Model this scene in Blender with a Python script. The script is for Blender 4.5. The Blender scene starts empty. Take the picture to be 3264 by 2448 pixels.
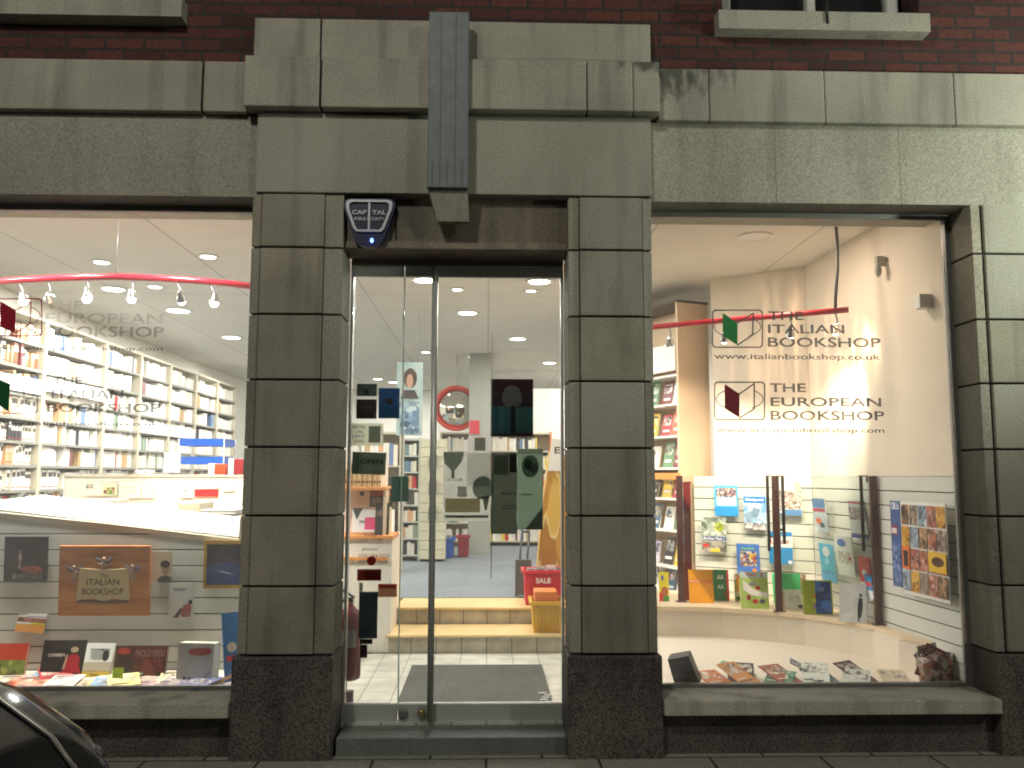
import bpy, bmesh, math, random
from mathutils import Vector, Matrix
random.seed(7)
S = bpy.context.scene
COL = S.collection
R_ = math.radians

# ------------------------------------------------------------------ camera
CAM = Vector((0, -4.7445, 1.5)); FPX = 2716.0
yaw, pitch, roll = R_(1.62), R_(6.15), R_(.13)
fwd = Vector((math.sin(yaw)*math.cos(pitch), math.cos(yaw)*math.cos(pitch), math.sin(pitch)))
r0 = Vector((math.cos(yaw), -math.sin(yaw), 0)); u0 = r0.cross(fwd)
rt = math.cos(roll)*r0 + math.sin(roll)*u0
up = -math.sin(roll)*r0 + math.cos(roll)*u0
cd = bpy.data.cameras.new('camera'); cam = bpy.data.objects.new('camera', cd); COL.objects.link(cam)
cd.sensor_width = 36; cd.lens = 36*FPX/3264; cd.clip_end = 400; cd.clip_start = .05
cam.matrix_world = Matrix(((rt.x, up.x, -fwd.x, CAM.x), (rt.y, up.y, -fwd.y, CAM.y), (rt.z, up.z, -fwd.z, CAM.z), (0, 0, 0, 1)))
S.camera = cam
S.render.engine = 'CYCLES'
S.cycles.use_denoising = True; S.cycles.filter_width = 1.9
S.cycles.max_bounces = 7; S.cycles.diffuse_bounces = 4; S.cycles.glossy_bounces = 3
S.cycles.transparent_max_bounces = 24
S.cycles.caustics_reflective = False; S.cycles.caustics_refractive = False
S.cycles.sample_clamp_indirect = 6
S.view_settings.view_transform = 'Standard'; S.view_settings.look = 'None'
S.view_settings.exposure = 0; S.view_settings.gamma = 1

# ------------------------------------------------------------------ night sky
W = bpy.data.worlds.new('World'); S.world = W; W.use_nodes = True
wn = W.node_tree.nodes; wl = W.node_tree.links
bg = wn['Background']
sky = wn.new('ShaderNodeTexSky'); sky.sky_type = 'NISHITA'; sky.sun_disc = False
sky.sun_elevation = R_(-4); sky.sun_rotation = R_(200)
mixs = wn.new('ShaderNodeMix'); mixs.data_type = 'RGBA'; mixs.inputs[0].default_value = .93
wl.new(sky.outputs[0], mixs.inputs[6]); mixs.inputs[7].default_value = (.30, .285, .24, 1)
wl.new(mixs.outputs[2], bg.inputs[0]); bg.inputs[1].default_value = .16

def lamp(name, kind, loc, power, color=(1, 1, 1), target=None, size=.1, spot=60, blend=.6, parent=None):
    d = bpy.data.lights.new(name, kind); d.energy = power; d.color = color
    if kind == 'AREA': d.shape = 'DISK'; d.size = size
    elif kind == 'SPOT': d.spot_size = R_(spot); d.spot_blend = blend; d.shadow_soft_size = size
    else: d.shadow_soft_size = size
    o = bpy.data.objects.new(name, d); COL.objects.link(o); o.location = loc
    if target is not None:
        o.rotation_euler = (Vector(target)-Vector(loc)).to_track_quat('-Z', 'Y').to_euler()
    if parent: o.parent = parent; o.location = Vector(loc)-parent.location
    return o
# street lighting: one lamp just beyond the right edge of the frontage, lamps across the street
lamp('street_light', 'SPOT', (4.75, -1.35, 3.0), 350, (.92, 1.0, .84), target=(3.2, .2, 3.3), size=.12, spot=96, blend=1)
lamp('street_light', 'POINT', (-2.0, -5.2, 6.6), 490, (1.0, .955, .83), size=.25)
lamp('street_light', 'POINT', (7, -7.5, 6.4), 420, (1.0, .985, .86), size=.25)

# ------------------------------------------------------------------ photo geometry
CX, CY = 1632, 1224
def ray(u, v): return rt*((u-CX)/FPX) + up*(-(v-CY)/FPX) + fwd
def at(u, v, Y): d = ray(u, v); return CAM + d*((Y-CAM.y)/d.y)
def atz(u, v, z): d = ray(u, v); return CAM + d*((z-CAM.z)/d.z)
def atx(u, v, x): d = ray(u, v); return CAM + d*((x-CAM.x)/d.x)
def atp(u, v, p0, p1, off=0.):
    n = Vector((p1[1]-p0[1], -(p1[0]-p0[0]), 0)).normalized()      # faces the street for p0 left of p1
    d = ray(u, v); q = Vector((p0[0], p0[1], 0)) + n*off
    return CAM + d*((q-CAM).dot(n)/d.dot(n))
K = 3264/2212
def k(u, v): return (u*K, v*K)

# ------------------------------------------------------------------ materials
MATS = {}
def lin(h):
    if not isinstance(h, str): return tuple(h)
    h = h.lstrip('#'); c = [int(h[i:i+2], 16)/255 for i in (0, 2, 4)]
    return tuple(x/12.92 if x <= .04045 else ((x+.055)/1.055)**2.4 for x in c)
def base(name):
    m = bpy.data.materials.new(name); m.use_nodes = True
    return m, m.node_tree.nodes, m.node_tree.links, m.node_tree.nodes['Principled BSDF']
def nd(n, t, **kw):
    x = n.new(t)
    for a, b in kw.items(): setattr(x, a, b)
    return x
def M(c, rough=.5, metal=0., var=.12, scale=9., bump=0., spec=.5):
    """painted / printed / plastic colour with a little procedural unevenness"""
    key = (c, rough, metal, var, scale, bump, spec)
    if key in MATS: return MATS[key]
    m, n, l, p = base('paint'); c3 = lin(c)
    co = nd(n, 'ShaderNodeTexCoord'); t = nd(n, 'ShaderNodeTexNoise'); t.inputs['Scale'].default_value = scale; t.inputs['Detail'].default_value = 5
    l.new(co.outputs['Object'], t.inputs['Vector'])
    mx = nd(n, 'ShaderNodeMix', data_type='RGBA')
    mx.inputs[6].default_value = (*[x*(1-var) for x in c3], 1); mx.inputs[7].default_value = (*[min(1, x*(1+var)) for x in c3], 1)
    l.new(t.outputs['Fac'], mx.inputs[0]); l.new(mx.outputs[2], p.inputs['Base Color'])
    p.inputs['Roughness'].default_value = rough; p.inputs['Metallic'].default_value = metal
    p.inputs['Specular IOR Level'].default_value = spec
    if bump:
        b = nd(n, 'ShaderNodeBump'); b.inputs['Strength'].default_value = bump; b.inputs['Distance'].default_value = .004
        l.new(t.outputs['Fac'], b.inputs['Height']); l.new(b.outputs[0], p.inputs['Normal'])
    MATS[key] = m; return m
def pic(cols, scale=14., rough=.35, stretch=(1, 1, 1), det=3.):
    """a printed picture: patches of several colours"""
    key = ('pic', tuple(cols), scale, stretch)
    if key in MATS: return MATS[key]
    m, n, l, p = base('printed_picture')
    co = nd(n, 'ShaderNodeTexCoord'); mp = nd(n, 'ShaderNodeMapping'); mp.inputs['Scale'].default_value = stretch
    mp.inputs['Location'].default_value = (random.random()*9, random.random()*9, random.random()*9)
    wz = nd(n, 'ShaderNodeTexNoise'); wz.inputs['Scale'].default_value = scale*1.3; wz.inputs['Detail'].default_value = det
    ws = nd(n, 'ShaderNodeVectorMath', operation='MULTIPLY_ADD'); ws.inputs[1].default_value = (.9/scale,)*3
    v = nd(n, 'ShaderNodeTexVoronoi', feature='SMOOTH_F1'); v.inputs['Scale'].default_value = scale*1.1; v.inputs['Smoothness'].default_value = .35
    l.new(co.outputs['Object'], mp.inputs[0]); l.new(mp.outputs[0], wz.inputs['Vector']); l.new(wz.outputs['Color'], ws.inputs[0]); l.new(mp.outputs[0], ws.inputs[2]); l.new(ws.outputs[0], v.inputs['Vector'])
    t = nd(n, 'ShaderNodeSeparateColor'); l.new(v.outputs['Color'], t.inputs[0])
    rp = nd(n, 'ShaderNodeValToRGB'); e = rp.color_ramp.elements
    N = len(cols)
    for i, c in enumerate(cols):
        pos = .12+.76*i/(N-1) if N > 1 else .5
        el = e[i] if i < 2 else e.new(pos)
        el.position = pos; el.color = (*lin(c), 1)
    l.new(t.outputs[0], rp.inputs[0])
    l.new(rp.outputs[0], p.inputs['Base Color']); p.inputs['Roughness'].default_value = rough
    MATS[key] = m; return m
def emis(c, s):
    key = ('em', c, s)
    if key in MATS: return MATS[key]
    m, n, l, p = base('lit_lamp')
    p.inputs['Base Color'].default_value = (*lin(c), 1); p.inputs['Emission Color'].default_value = (*lin(c), 1); p.inputs['Emission Strength'].default_value = s
    MATS[key] = m; return m
def glass_mat(name='clear_glass', tint=(.93, .96, .94), rough=.0, ior=1.45, wav=0.):
    m = bpy.data.materials.new(name); m.use_nodes = True; n = m.node_tree.nodes; l = m.node_tree.links
    n.remove(n['Principled BSDF']); out = n['Material Output']
    t = nd(n, 'ShaderNodeBsdfTransparent'); t.inputs[0].default_value = (*tint, 1)
    g = nd(n, 'ShaderNodeBsdfGlossy'); g.inputs['Roughness'].default_value = rough
    f = nd(n, 'ShaderNodeFresnel'); f.inputs[0].default_value = ior
    mx = nd(n, 'ShaderNodeMixShader'); l.new(f.outputs[0], mx.inputs[0]); l.new(t.outputs[0], mx.inputs[1]); l.new(g.outputs[0], mx.inputs[2])
    l.new(mx.outputs[0], out.inputs[0]); return m
GLASS = glass_mat()
def hazed_glass(amount):  # translucent veil mixed into the pane imitates the glow of the bright interior
    m = glass_mat('hazed_shop_glass', (.97, .98, .97)); n, l = m.node_tree.nodes, m.node_tree.links; out = n['Material Output']; src = out.inputs[0].links[0].from_socket
    g = nd(n, 'ShaderNodeNewGeometry'); t = nd(n, 'ShaderNodeTexNoise'); t.inputs['Scale'].default_value = 1.6; t.inputs['Detail'].default_value = 6; t.inputs['Distortion'].default_value = 1.2; l.new(g.outputs['Position'], t.inputs['Vector'])
    r = nd(n, 'ShaderNodeMapRange'); r.inputs[1].default_value = .3; r.inputs[2].default_value = .75; r.inputs[3].default_value = amount*.6; r.inputs[4].default_value = amount*1.5; l.new(t.outputs['Fac'], r.inputs[0])
    tl = nd(n, 'ShaderNodeBsdfTranslucent'); tl.inputs[0].default_value = (.9, .9, .88, 1); mx = nd(n, 'ShaderNodeMixShader'); l.new(r.outputs[0], mx.inputs[0]); l.new(src, mx.inputs[1]); l.new(tl.outputs[0], mx.inputs[2]); l.new(mx.outputs[0], out.inputs[0]); return m
SHOPGLASS = hazed_glass(.03)
def vinyl(c, alpha):
    key = ('vinyl', c, alpha)
    if key in MATS: return MATS[key]
    m, n, l, p = base('frosted_vinyl'); p.inputs['Base Color'].default_value = (*lin(c), 1); p.inputs['Roughness'].default_value = .6
    t = nd(n, 'ShaderNodeTexNoise'); t.inputs['Scale'].default_value = 4
    mr = nd(n, 'ShaderNodeMapRange'); mr.inputs[1].default_value = .3; mr.inputs[2].default_value = .7
    mr.inputs[3].default_value = max(0, alpha-.15); mr.inputs[4].default_value = min(1, alpha+.15)
    l.new(t.outputs['Fac'], mr.inputs[0]); l.new(mr.outputs[0], p.inputs['Alpha'])
    MATS[key] = m; return m
def stone(name, c, c2, speck=.25, dirt=.5, rough=.85, scale=1.3):
    m, n, l, p = base(name)
    co = nd(n, 'ShaderNodeNewGeometry')
    a = nd(n, 'ShaderNodeTexNoise'); a.inputs['Scale'].default_value = scale; a.inputs['Detail'].default_value = 8
    b = nd(n, 'ShaderNodeTexNoise'); b.inputs['Scale'].default_value = 130; b.inputs['Detail'].default_value = 3
    mp = nd(n, 'ShaderNodeMapping'); mp.inputs['Scale'].default_value = (7, 7, .7)
    s = nd(n, 'ShaderNodeTexNoise'); s.inputs['Scale'].default_value = 1.; s.inputs['Detail'].default_value = 6
    l.new(co.outputs['Position'], mp.inputs[0]); l.new(mp.outputs[0], s.inputs['Vector'])
    for t in (a, b): l.new(co.outputs['Position'], t.inputs['Vector'])
    m1 = nd(n, 'ShaderNodeMix', data_type='RGBA'); m1.inputs[6].default_value = (*lin(c2), 1); m1.inputs[7].default_value = (*lin(c), 1)
    r1 = nd(n, 'ShaderNodeMapRange'); r1.inputs[1].default_value = .33; r1.inputs[2].default_value = .62
    l.new(a.outputs['Fac'], r1.inputs[0]); l.new(r1.outputs[0], m1.inputs[0])
    r2 = nd(n, 'ShaderNodeMapRange'); r2.inputs[1].default_value = .28; r2.inputs[2].default_value = .5; r2.inputs[3].default_value = 1-dirt; r2.inputs[4].default_value = 1
    l.new(s.outputs['Fac'], r2.inputs[0])
    m2 = nd(n, 'ShaderNodeMix', data_type='RGBA', blend_type='MULTIPLY'); m2.inputs[0].default_value = 1
    l.new(m1.outputs[2], m2.inputs[6]); l.new(r2.outputs[0], m2.inputs[7])
    r3 = nd(n, 'ShaderNodeMapRange'); r3.inputs[1].default_value = .35; r3.inputs[2].default_value = .65; r3.inputs[3].default_value = 1-speck; r3.inputs[4].default_value = 1+speck
    l.new(b.outputs['Fac'], r3.inputs[0])
    m3 = nd(n, 'ShaderNodeMix', data_type='RGBA', blend_type='MULTIPLY'); m3.inputs[0].default_value = 1
    l.new(m2.outputs[2], m3.inputs[6]); l.new(r3.outputs[0], m3.inputs[7])
    l.new(m3.outputs[2], p.inputs['Base Color']); p.inputs['Roughness'].default_value = rough
    bp = nd(n, 'ShaderNodeBump'); bp.inputs['Strength'].default_value = .35; bp.inputs['Distance'].default_value = .004
    l.new(b.outputs['Fac'], bp.inputs['Height']); l.new(bp.outputs[0], p.inputs['Normal'])
    return m
LIME = stone('limestone', (.395, .38, .315), (.325, .31, .25), dirt=.2)
LIMES = [LIME, stone('limestone', (.345, .33, .27), (.27, .255, .205), dirt=.35, scale=2.2), stone('limestone', (.44, .425, .35), (.36, .345, .28), dirt=.12), stone('limestone', (.385, .355, .275), (.28, .26, .2), dirt=.45, scale=2.6)]
rl = random.Random(11)
LIME2 = stone('limestone_cornice', (.42, .40, .33), (.30, .285, .235), dirt=.4)
MORTAR = stone('dark_joint', (.035, .032, .028), (.025, .022, .02), dirt=.3)
GRAN = stone('dark_granite', (.145, .13, .115), (.085, .075, .07), speck=.7, dirt=.3, rough=.6, scale=3)
SILLST = stone('sill_stone', (.60, .575, .49), (.46, .44, .37), dirt=.45)
PAVE = stone('paving_slab', (.22, .21, .18), (.15, .145, .13), dirt=.3)
def stained(name, centre, size):
    m = stone(name, (.42, .40, .33), (.30, .285, .235), dirt=.4); n, l = m.node_tree.nodes, m.node_tree.links; p = n['Principled BSDF']
    src = p.inputs['Base Color'].links[0].from_socket
    g = nd(n, 'ShaderNodeNewGeometry'); mp = nd(n, 'ShaderNodeMapping', vector_type='TEXTURE'); mp.inputs['Location'].default_value = centre; mp.inputs['Scale'].default_value = size
    ln = nd(n, 'ShaderNodeVectorMath', operation='LENGTH'); l.new(g.outputs['Position'], mp.inputs[0]); l.new(mp.outputs[0], ln.inputs[0])
    t = nd(n, 'ShaderNodeTexNoise'); t.inputs['Scale'].default_value = 13; t.inputs['Detail'].default_value = 7; m2 = nd(n, 'ShaderNodeMapping'); m2.inputs['Scale'].default_value = (1.3, 1, .55); l.new(g.outputs['Position'], m2.inputs[0]); l.new(m2.outputs[0], t.inputs['Vector'])
    ad = nd(n, 'ShaderNodeMath', operation='MULTIPLY_ADD'); ad.inputs[1].default_value = 2.6; l.new(t.outputs['Fac'], ad.inputs[0]); l.new(ln.outputs['Value'], ad.inputs[2])
    r = nd(n, 'ShaderNodeMapRange'); r.inputs[1].default_value = 1.55; r.inputs[2].default_value = 2.1; r.inputs[3].default_value = .8; r.inputs[4].default_value = 0
    l.new(ad.outputs[0], r.inputs[0]); mx = nd(n, 'ShaderNodeMix', data_type='RGBA'); l.new(r.outputs[0], mx.inputs[0]); l.new(src, mx.inputs[6]); mx.inputs[7].default_value = (.045, .048, .04, 1)
    l.new(mx.outputs[2], p.inputs['Base Color']); return m
def brickmat(name, c1, c2, mo, bw, rh, ms, off=.5, axis='xz', bump=.6, rough=.9, fine=40, amp=.22):
    m, n, l, p = base(name)
    co = nd(n, 'ShaderNodeNewGeometry'); sp = nd(n, 'ShaderNodeSeparateXYZ'); cb = nd(n, 'ShaderNodeCombineXYZ')
    l.new(co.outputs['Position'], sp.inputs[0]); l.new(sp.outputs['XYZ'.index(axis[0].upper())], cb.inputs[0]); l.new(sp.outputs['XYZ'.index(axis[1].upper())], cb.inputs[1])
    b = nd(n, 'ShaderNodeTexBrick'); b.offset = off; b.inputs['Scale'].default_value = 1
    b.inputs['Brick Width'].default_value = bw; b.inputs['Row Height'].default_value = rh; b.inputs['Mortar Size'].default_value = ms
    b.inputs['Color1'].default_value = (*lin(c1), 1); b.inputs['Color2'].default_value = (*lin(c2), 1); b.inputs['Mortar'].default_value = (*lin(mo), 1)
    l.new(cb.outputs[0], b.inputs['Vector'])
    t = nd(n, 'ShaderNodeTexNoise'); t.inputs['Scale'].default_value = fine; t.inputs['Detail'].default_value = 4; l.new(co.outputs['Position'], t.inputs['Vector'])
    r = nd(n, 'ShaderNodeMapRange'); r.inputs[1].default_value = .3; r.inputs[2].default_value = .7; r.inputs[3].default_value = 1-amp; r.inputs[4].default_value = 1+amp
    l.new(t.outputs['Fac'], r.inputs[0])
    mx = nd(n, 'ShaderNodeMix', data_type='RGBA', blend_type='MULTIPLY'); mx.inputs[0].default_value = 1
    l.new(b.outputs['Color'], mx.inputs[6]); l.new(r.outputs[0], mx.inputs[7]); l.new(mx.outputs[2], p.inputs['Base Color'])
    p.inputs['Roughness'].default_value = rough
    if bump:
        bp = nd(n, 'ShaderNodeBump'); bp.invert = True; bp.inputs['Strength'].default_value = bump; bp.inputs['Distance'].default_value = .006
        l.new(b.outputs['Fac'], bp.inputs['Height']); l.new(bp.outputs[0], p.inputs['Normal'])
    return m
BRICK = brickmat('dark_red_brick', (.115, .036, .028), (.05, .018, .018), (.035, .028, .025), .225, .075, .009)
TILE = brickmat('floor_tile', (.62, .63, .56), (.58, .59, .52), (.22, .21, .18), .2, .2, .004, off=0, axis='xy', bump=.2, rough=.3, fine=6)
RISER = brickmat('riser_tile', (.42, .37, .28), (.38, .34, .26), (.12, .1, .08), .2, .5, .004, off=0, axis='xz', bump=.2, rough=.4, fine=9)
CEIL = brickmat('ceiling_panel', (.74, .71, .64), (.72, .69, .62), (.52, .49, .44), 1.2, 3.6, .010, off=0, axis='xy', bump=.05, rough=.9, fine=3, amp=.04)
SLAB = brickmat('pavement_slab', (.36, .345, .30), (.29, .28, .25), (.06, .055, .05), .6, .45, .008, off=.5, axis='xy', bump=.4, rough=.85, fine=60)
CARPET = stone('blue_grey_carpet', (.20, .225, .245), (.16, .18, .20), speck=.35, dirt=.2, rough=1.)
MATT = stone('grey_doormat', (.085, .088, .08), (.065, .068, .062), speck=.5, dirt=.2, rough=1.)
ASPH = stone('asphalt', (.05, .05, .05), (.035, .035, .036), speck=.5, dirt=.2)
CREAM = M((.76, .68, .57), .8, var=.04, scale=2)
OFFW = M((.79, .77, .71), .75, var=.04, scale=2)
SLATW = M((.62, .63, .58), .55, var=.06, scale=3)
SLATL = M((.56, .58, .53), .55, var=.06, scale=3)
GROOVE = M((.10, .10, .09), .8)
WOOD = M((.62, .36, .16), .45, var=.22, scale=5)
PINE = M((.74, .60, .42), .5, var=.15, scale=4)
ORANGE = M((.72, .30, .08), .45, var=.15, scale=6)
STEEL = M((.58, .60, .57), .32, metal=.25, var=.1)
DSTEEL = M((.24, .24, .23), .4, metal=.4, var=.15)
BLACK = M((.02, .02, .022), .4)
BROWN = M((.075, .028, .024), .45)
WHITE = M((.80, .80, .76), .5, var=.04)

# ------------------------------------------------------------------ mesh helpers
_tc = {}
def text_polys(body, bold=0.):
    key = (body, bold)
    if key in _tc: return _tc[key]
    cu = bpy.data.curves.new('t', 'FONT'); cu.body = body; cu.size = 1; cu.offset = bold; cu.resolution_u = 3
    o = bpy.data.objects.new('t', cu); COL.objects.link(o)
    dg = bpy.context.evaluated_depsgraph_get(); me = bpy.data.meshes.new_from_object(o.evaluated_get(dg))
    vs = [(v.co.x, v.co.y) for v in me.vertices]; fs = [tuple(p.vertices) for p in me.polygons]
    bpy.data.objects.remove(o); bpy.data.curves.remove(cu); bpy.data.meshes.remove(me)
    x0 = min(v[0] for v in vs); x1 = max(v[0] for v in vs); y0 = min(v[1] for v in vs); y1 = max(v[1] for v in vs)
    vs = [((x-x0)/(x1-x0), (y-y0)/(y1-y0)) for x, y in vs]
    _tc[key] = (vs, fs); return _tc[key]

class MB:
    def __init__(s): s.bm = bmesh.new(); s.mats = []
    def mi(s, m):
        if m not in s.mats: s.mats.append(m)
        return s.mats.index(m)
    def face(s, pts, m, smooth=False):
        f = s.bm.faces.new([s.bm.verts.new(p) for p in pts]); f.material_index = s.mi(m); f.smooth = smooth; return f
    def box(s, x0, x1, y0, y1, z0, z1, m, T=None, bev=0.):
        P = [Vector((x, y, z)) for z in (z0, z1) for y in (y0, y1) for x in (x0, x1)]
        if T is not None: P = [T @ p for p in P]
        return s.hexa(P, m, bev)
    def hexa(s, P, m, bev=0.):
        v = [s.bm.verts.new(p) for p in P]; i = s.mi(m); fs = []
        for q in ((0, 2, 3, 1), (4, 5, 7, 6), (0, 1, 5, 4), (2, 6, 7, 3), (0, 4, 6, 2), (1, 3, 7, 5)):
            f = s.bm.faces.new([v[a] for a in q]); f.material_index = i; fs.append(f)
        if bev:
            es = list({e for f in fs for e in f.edges})
            r = bmesh.ops.bevel(s.bm, geom=es, offset=bev, segments=2, profile=.6, affect='EDGES')
            for f in r['faces']: f.material_index = i
        return s
    def prism(s, pts, off, m, capm=None):
        """polygon pts (3-D, in one plane) extruded by the vector off"""
        off = Vector(off); a = [s.bm.verts.new(p) for p in pts]; b = [s.bm.verts.new(Vector(p)+off) for p in pts]
        i = s.mi(m); N = len(pts)
        f = s.bm.faces.new(a); f.material_index = s.mi(capm or m)
        f = s.bm.faces.new(b[::-1]); f.material_index = i
        for j in range(N):
            f = s.bm.faces.new((a[j], b[j], b[(j+1) % N], a[(j+1) % N])); f.material_index = i
        return s
    def tube(s, pts, r, m, n=10, cap=True):
        pts = [Vector(p) for p in pts]; rs = r if isinstance(r, (list, tuple)) else [r]*len(pts)
        rings = []; i = s.mi(m); pa = None
        for j, p in enumerate(pts):
            t = (pts[min(j+1, len(pts)-1)]-pts[max(j-1, 0)]).normalized()
            if pa is None: pa = t.orthogonal().normalized()
            pa = (pa - t*pa.dot(t)).normalized(); pb = t.cross(pa)
            rings.append([s.bm.verts.new(p+(pa*math.cos(2*math.pi*q/n)+pb*math.sin(2*math.pi*q/n))*rs[j]) for q in range(n)])
        for a, b in zip(rings, rings[1:]):
            for q in range(n):
                f = s.bm.faces.new((a[q], a[(q+1) % n], b[(q+1) % n], b[q])); f.material_index = i; f.smooth = True
        if cap:
            for rg in (rings[0][::-1], rings[-1]):
                f = s.bm.faces.new(rg); f.material_index = i
        return s
    def lathe(s, c, prof, m, n=20, axis='Z'):
        """prof: list of (r, h) along the axis from c"""
        c = Vector(c); i = s.mi(m); rings = []
        for r, h in prof:
            rg = []
            for q in range(n):
                a = 2*math.pi*q/n; x, y = r*math.cos(a), r*math.sin(a)
                d = Vector((x, y, h)) if axis == 'Z' else (Vector((x, h, y)) if axis == 'Y' else Vector((h, x, y)))
                rg.append(s.bm.verts.new(c+d))
            rings.append(rg)
        for a, b in zip(rings, rings[1:]):
            for q in range(n):
                f = s.bm.faces.new((a[q], a[(q+1) % n], b[(q+1) % n], b[q])); f.material_index = i; f.smooth = True
        for rg in (rings[0][::-1], rings[-1]):
            f = s.bm.faces.new(rg); f.material_index = i
        return s
    def ell(s, c, rx, ry, rz, m, T=None, n=10, k_=6):
        i = s.mi(m); rings = []
        tr = lambda p: (T @ p) if T is not None else p
        c = Vector(c)
        top = s.bm.verts.new(tr(c+Vector((0, 0, rz)))); bot = s.bm.verts.new(tr(c-Vector((0, 0, rz))))
        for a in range(1, k_):
            th = math.pi*a/k_
            rings.append([s.bm.verts.new(tr(c+Vector((rx*math.sin(th)*math.cos(2*math.pi*q/n), ry*math.sin(th)*math.sin(2*math.pi*q/n), rz*math.cos(th))))) for q in range(n)])
        def fc(v):
            f = s.bm.faces.new(v); f.material_index = i; f.smooth = True
        for q in range(n): fc((top, rings[0][q], rings[0][(q+1) % n])); fc((bot, rings[-1][(q+1) % n], rings[-1][q]))
        for a, b in zip(rings, rings[1:]):
            for q in range(n): fc((a[q], b[q], b[(q+1) % n], a[(q+1) % n]))
        return s
    def text(s, body, f, x0, z0, x1, z1, m, bold=0.):
        """f(x, z) -> 3-D point"""
        vs, fs = text_polys(body, bold); i = s.mi(m)
        bv = [s.bm.verts.new(f(x0+(x1-x0)*a, z0+(z1-z0)*b)) for a, b in vs]
        for q in fs:
            try: fa = s.bm.faces.new([bv[j] for j in q]); fa.material_index = i
            except ValueError: pass
        return s
    def build(s, name, parent=None, loc=None, T=None):
        """world-space verts; the origin goes to loc (or to the parent's origin)"""
        o0 = Vector(loc) if loc is not None else (Vector(parent['o']) if parent and 'o' in parent else Vector((0, 0, 0)))
        if T is None: bmesh.ops.translate(s.bm, verts=s.bm.verts, vec=-o0)
        bmesh.ops.recalc_face_normals(s.bm, faces=s.bm.faces)
        me = bpy.data.meshes.new(name); s.bm.to_mesh(me); s.bm.free()
        for m in s.mats: me.materials.append(m)
        o = bpy.data.objects.new(name, me); COL.objects.link(o)
        if parent:
            o.parent = parent
            if loc is not None and T is None: o.location = o0-Vector(parent['o']) if 'o' in parent else o0
            if 'o' in parent: o['o'] = parent['o']
        else:
            o.location = o0; o['o'] = tuple(o0)
        if T is not None: o.matrix_local = T
        return o
def tag(o, label=None, cat=None, group=None, kind=None):
    if label: o['label'] = label
    if cat: o['category'] = cat
    if group: o['group'] = group
    if kind: o['kind'] = kind
    return o
def thing(name, label, cat, loc=(0, 0, 0), group=None):
    o = bpy.data.objects.new(name, None); COL.objects.link(o); o.location = loc; o.empty_display_size = .1
    o['o'] = tuple(loc); return tag(o, label, cat, group)
def struct(name, mb): return tag(mb.build(name), kind='structure')
def copy_tree(o, parent=None):
    c = o.copy(); COL.objects.link(c); c.parent = parent
    for ch in list(o.children): copy_tree(ch, c)
    return c

# ================================================================== SETTING
b = MB(); b.box(-80, 80, -60, -1.15, -.33, -.13, ASPH); struct('road', b)
b = MB(); b.box(-80, 80, -.95, .5, -.3, -.004, SLAB); struct('pavement', b)
b = MB()
for i in range(-18, 18): b.box(i*.9+.006, i*.9+.894, -1.15, -.953, -.3, -.002, PAVE, bev=.012)
struct('kerb', b)

CEILZ = 3.28
# interior shell
b = MB(); b.box(-4.75, 3.15, .36, 13.2, CEILZ, CEILZ+.12, CEIL); struct('ceiling', b)
b = MB(); b.box(-4.75, -4.62, .36, 13.2, 0, CEILZ-.002, OFFW); struct('wall_left', b)
b = MB(); b.box(3.0, 3.13, .36, 13.2, 0, CEILZ-.002, CREAM); struct('wall_right', b)
b = MB(); b.box(-4.62, 3.0, 13.05, 13.2, 0, CEILZ-.002, OFFW); struct('wall_back', b)
b = MB(); b.box(-1.33, .94, .30, 2.21, .03, .10, TILE); struct('entrance_floor', b)
FZ = .39
b = MB(); b.box(-4.62, 3.0, 3.24, 13.05, .05, FZ, CARPET); struct('carpet', b)

BL = thing('bookshop_building', 'stone fronted bookshop with two lit windows and a glass door under brick', 'building', (0, 0, 0))
def part(name, mb, label=None, parent=None):
    o = mb.build(name, parent or BL)
    if label: o['label'] = label
    return o
ZC = [.536, .90, 1.28, 1.655, 2.03, 2.40, 2.785]
def courses(b, x0, x1, yf, yb, zs, m, gap=.012, bev=.006):
    for z0, z1 in zip(zs, zs[1:]): b.box(x0, x1, yf, yb, z0+gap/2, z1-gap/2, rl.choice(LIMES) if m is LIME else m, bev=bev)
# pillars beside the door
for x0, x1, inner in ((-1.345, -.83, 1), (.455, .935, -1)):
    b = MB(); zs = ZC+[3.10]
    a, c = (x0+.055, x1-.107) if inner > 0 else (x0+.066, x1-.055)
    courses(b, a, c, 0, .3, zs, LIME)
    courses(b, x0, a-.004, .014, .3, zs, LIME, bev=.004); courses(b, c+.004, x1, .014, .3, zs, LIME, bev=.004)
    b.box(x0+.016, x1-.016, .02, .325, .5, 3.097, MORTAR)
    part('pillar', b)
    b = MB(); b.box(x0-.018, x1+(.004 if inner > 0 else .018), -.02, .33, -.05, .53, GRAN, bev=.01); part('pillar_base', b)
# outer pillar at the right
b = MB(); zs = ZC+[3.085]
courses(b, 2.875, 6.2, .0, .3, zs, LIME); courses(b, 2.802, 2.856, .004, .3, zs, LIME, bev=.004)
b.box(2.815, 6.2, .02, .5, .5, 3.08, MORTAR); part('pillar', b, 'stone pillar brightly lit near the top')
b = MB(); b.box(2.80, 6.2, -.02, .5, -.05, .53, GRAN, bev=.01); part('pillar_base', b)
# wall beyond the left window
b = MB(); b.box(-8, -4.75, 0, .5, -.05, 3.085, LIME); part('pillar', b)
# plinths and sills under the windows
for x0, x1 in ((-4.75, -1.366), (.955, 2.798)):
    b = MB(); b.box(x0, x1, .06, .45, -.05, .215, GRAN); part('plinth', b)
    b = MB(); b.box(x0, x1, -.045, .36, .222, .30, SILLST, bev=.008); part('window_sill', b)
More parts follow.
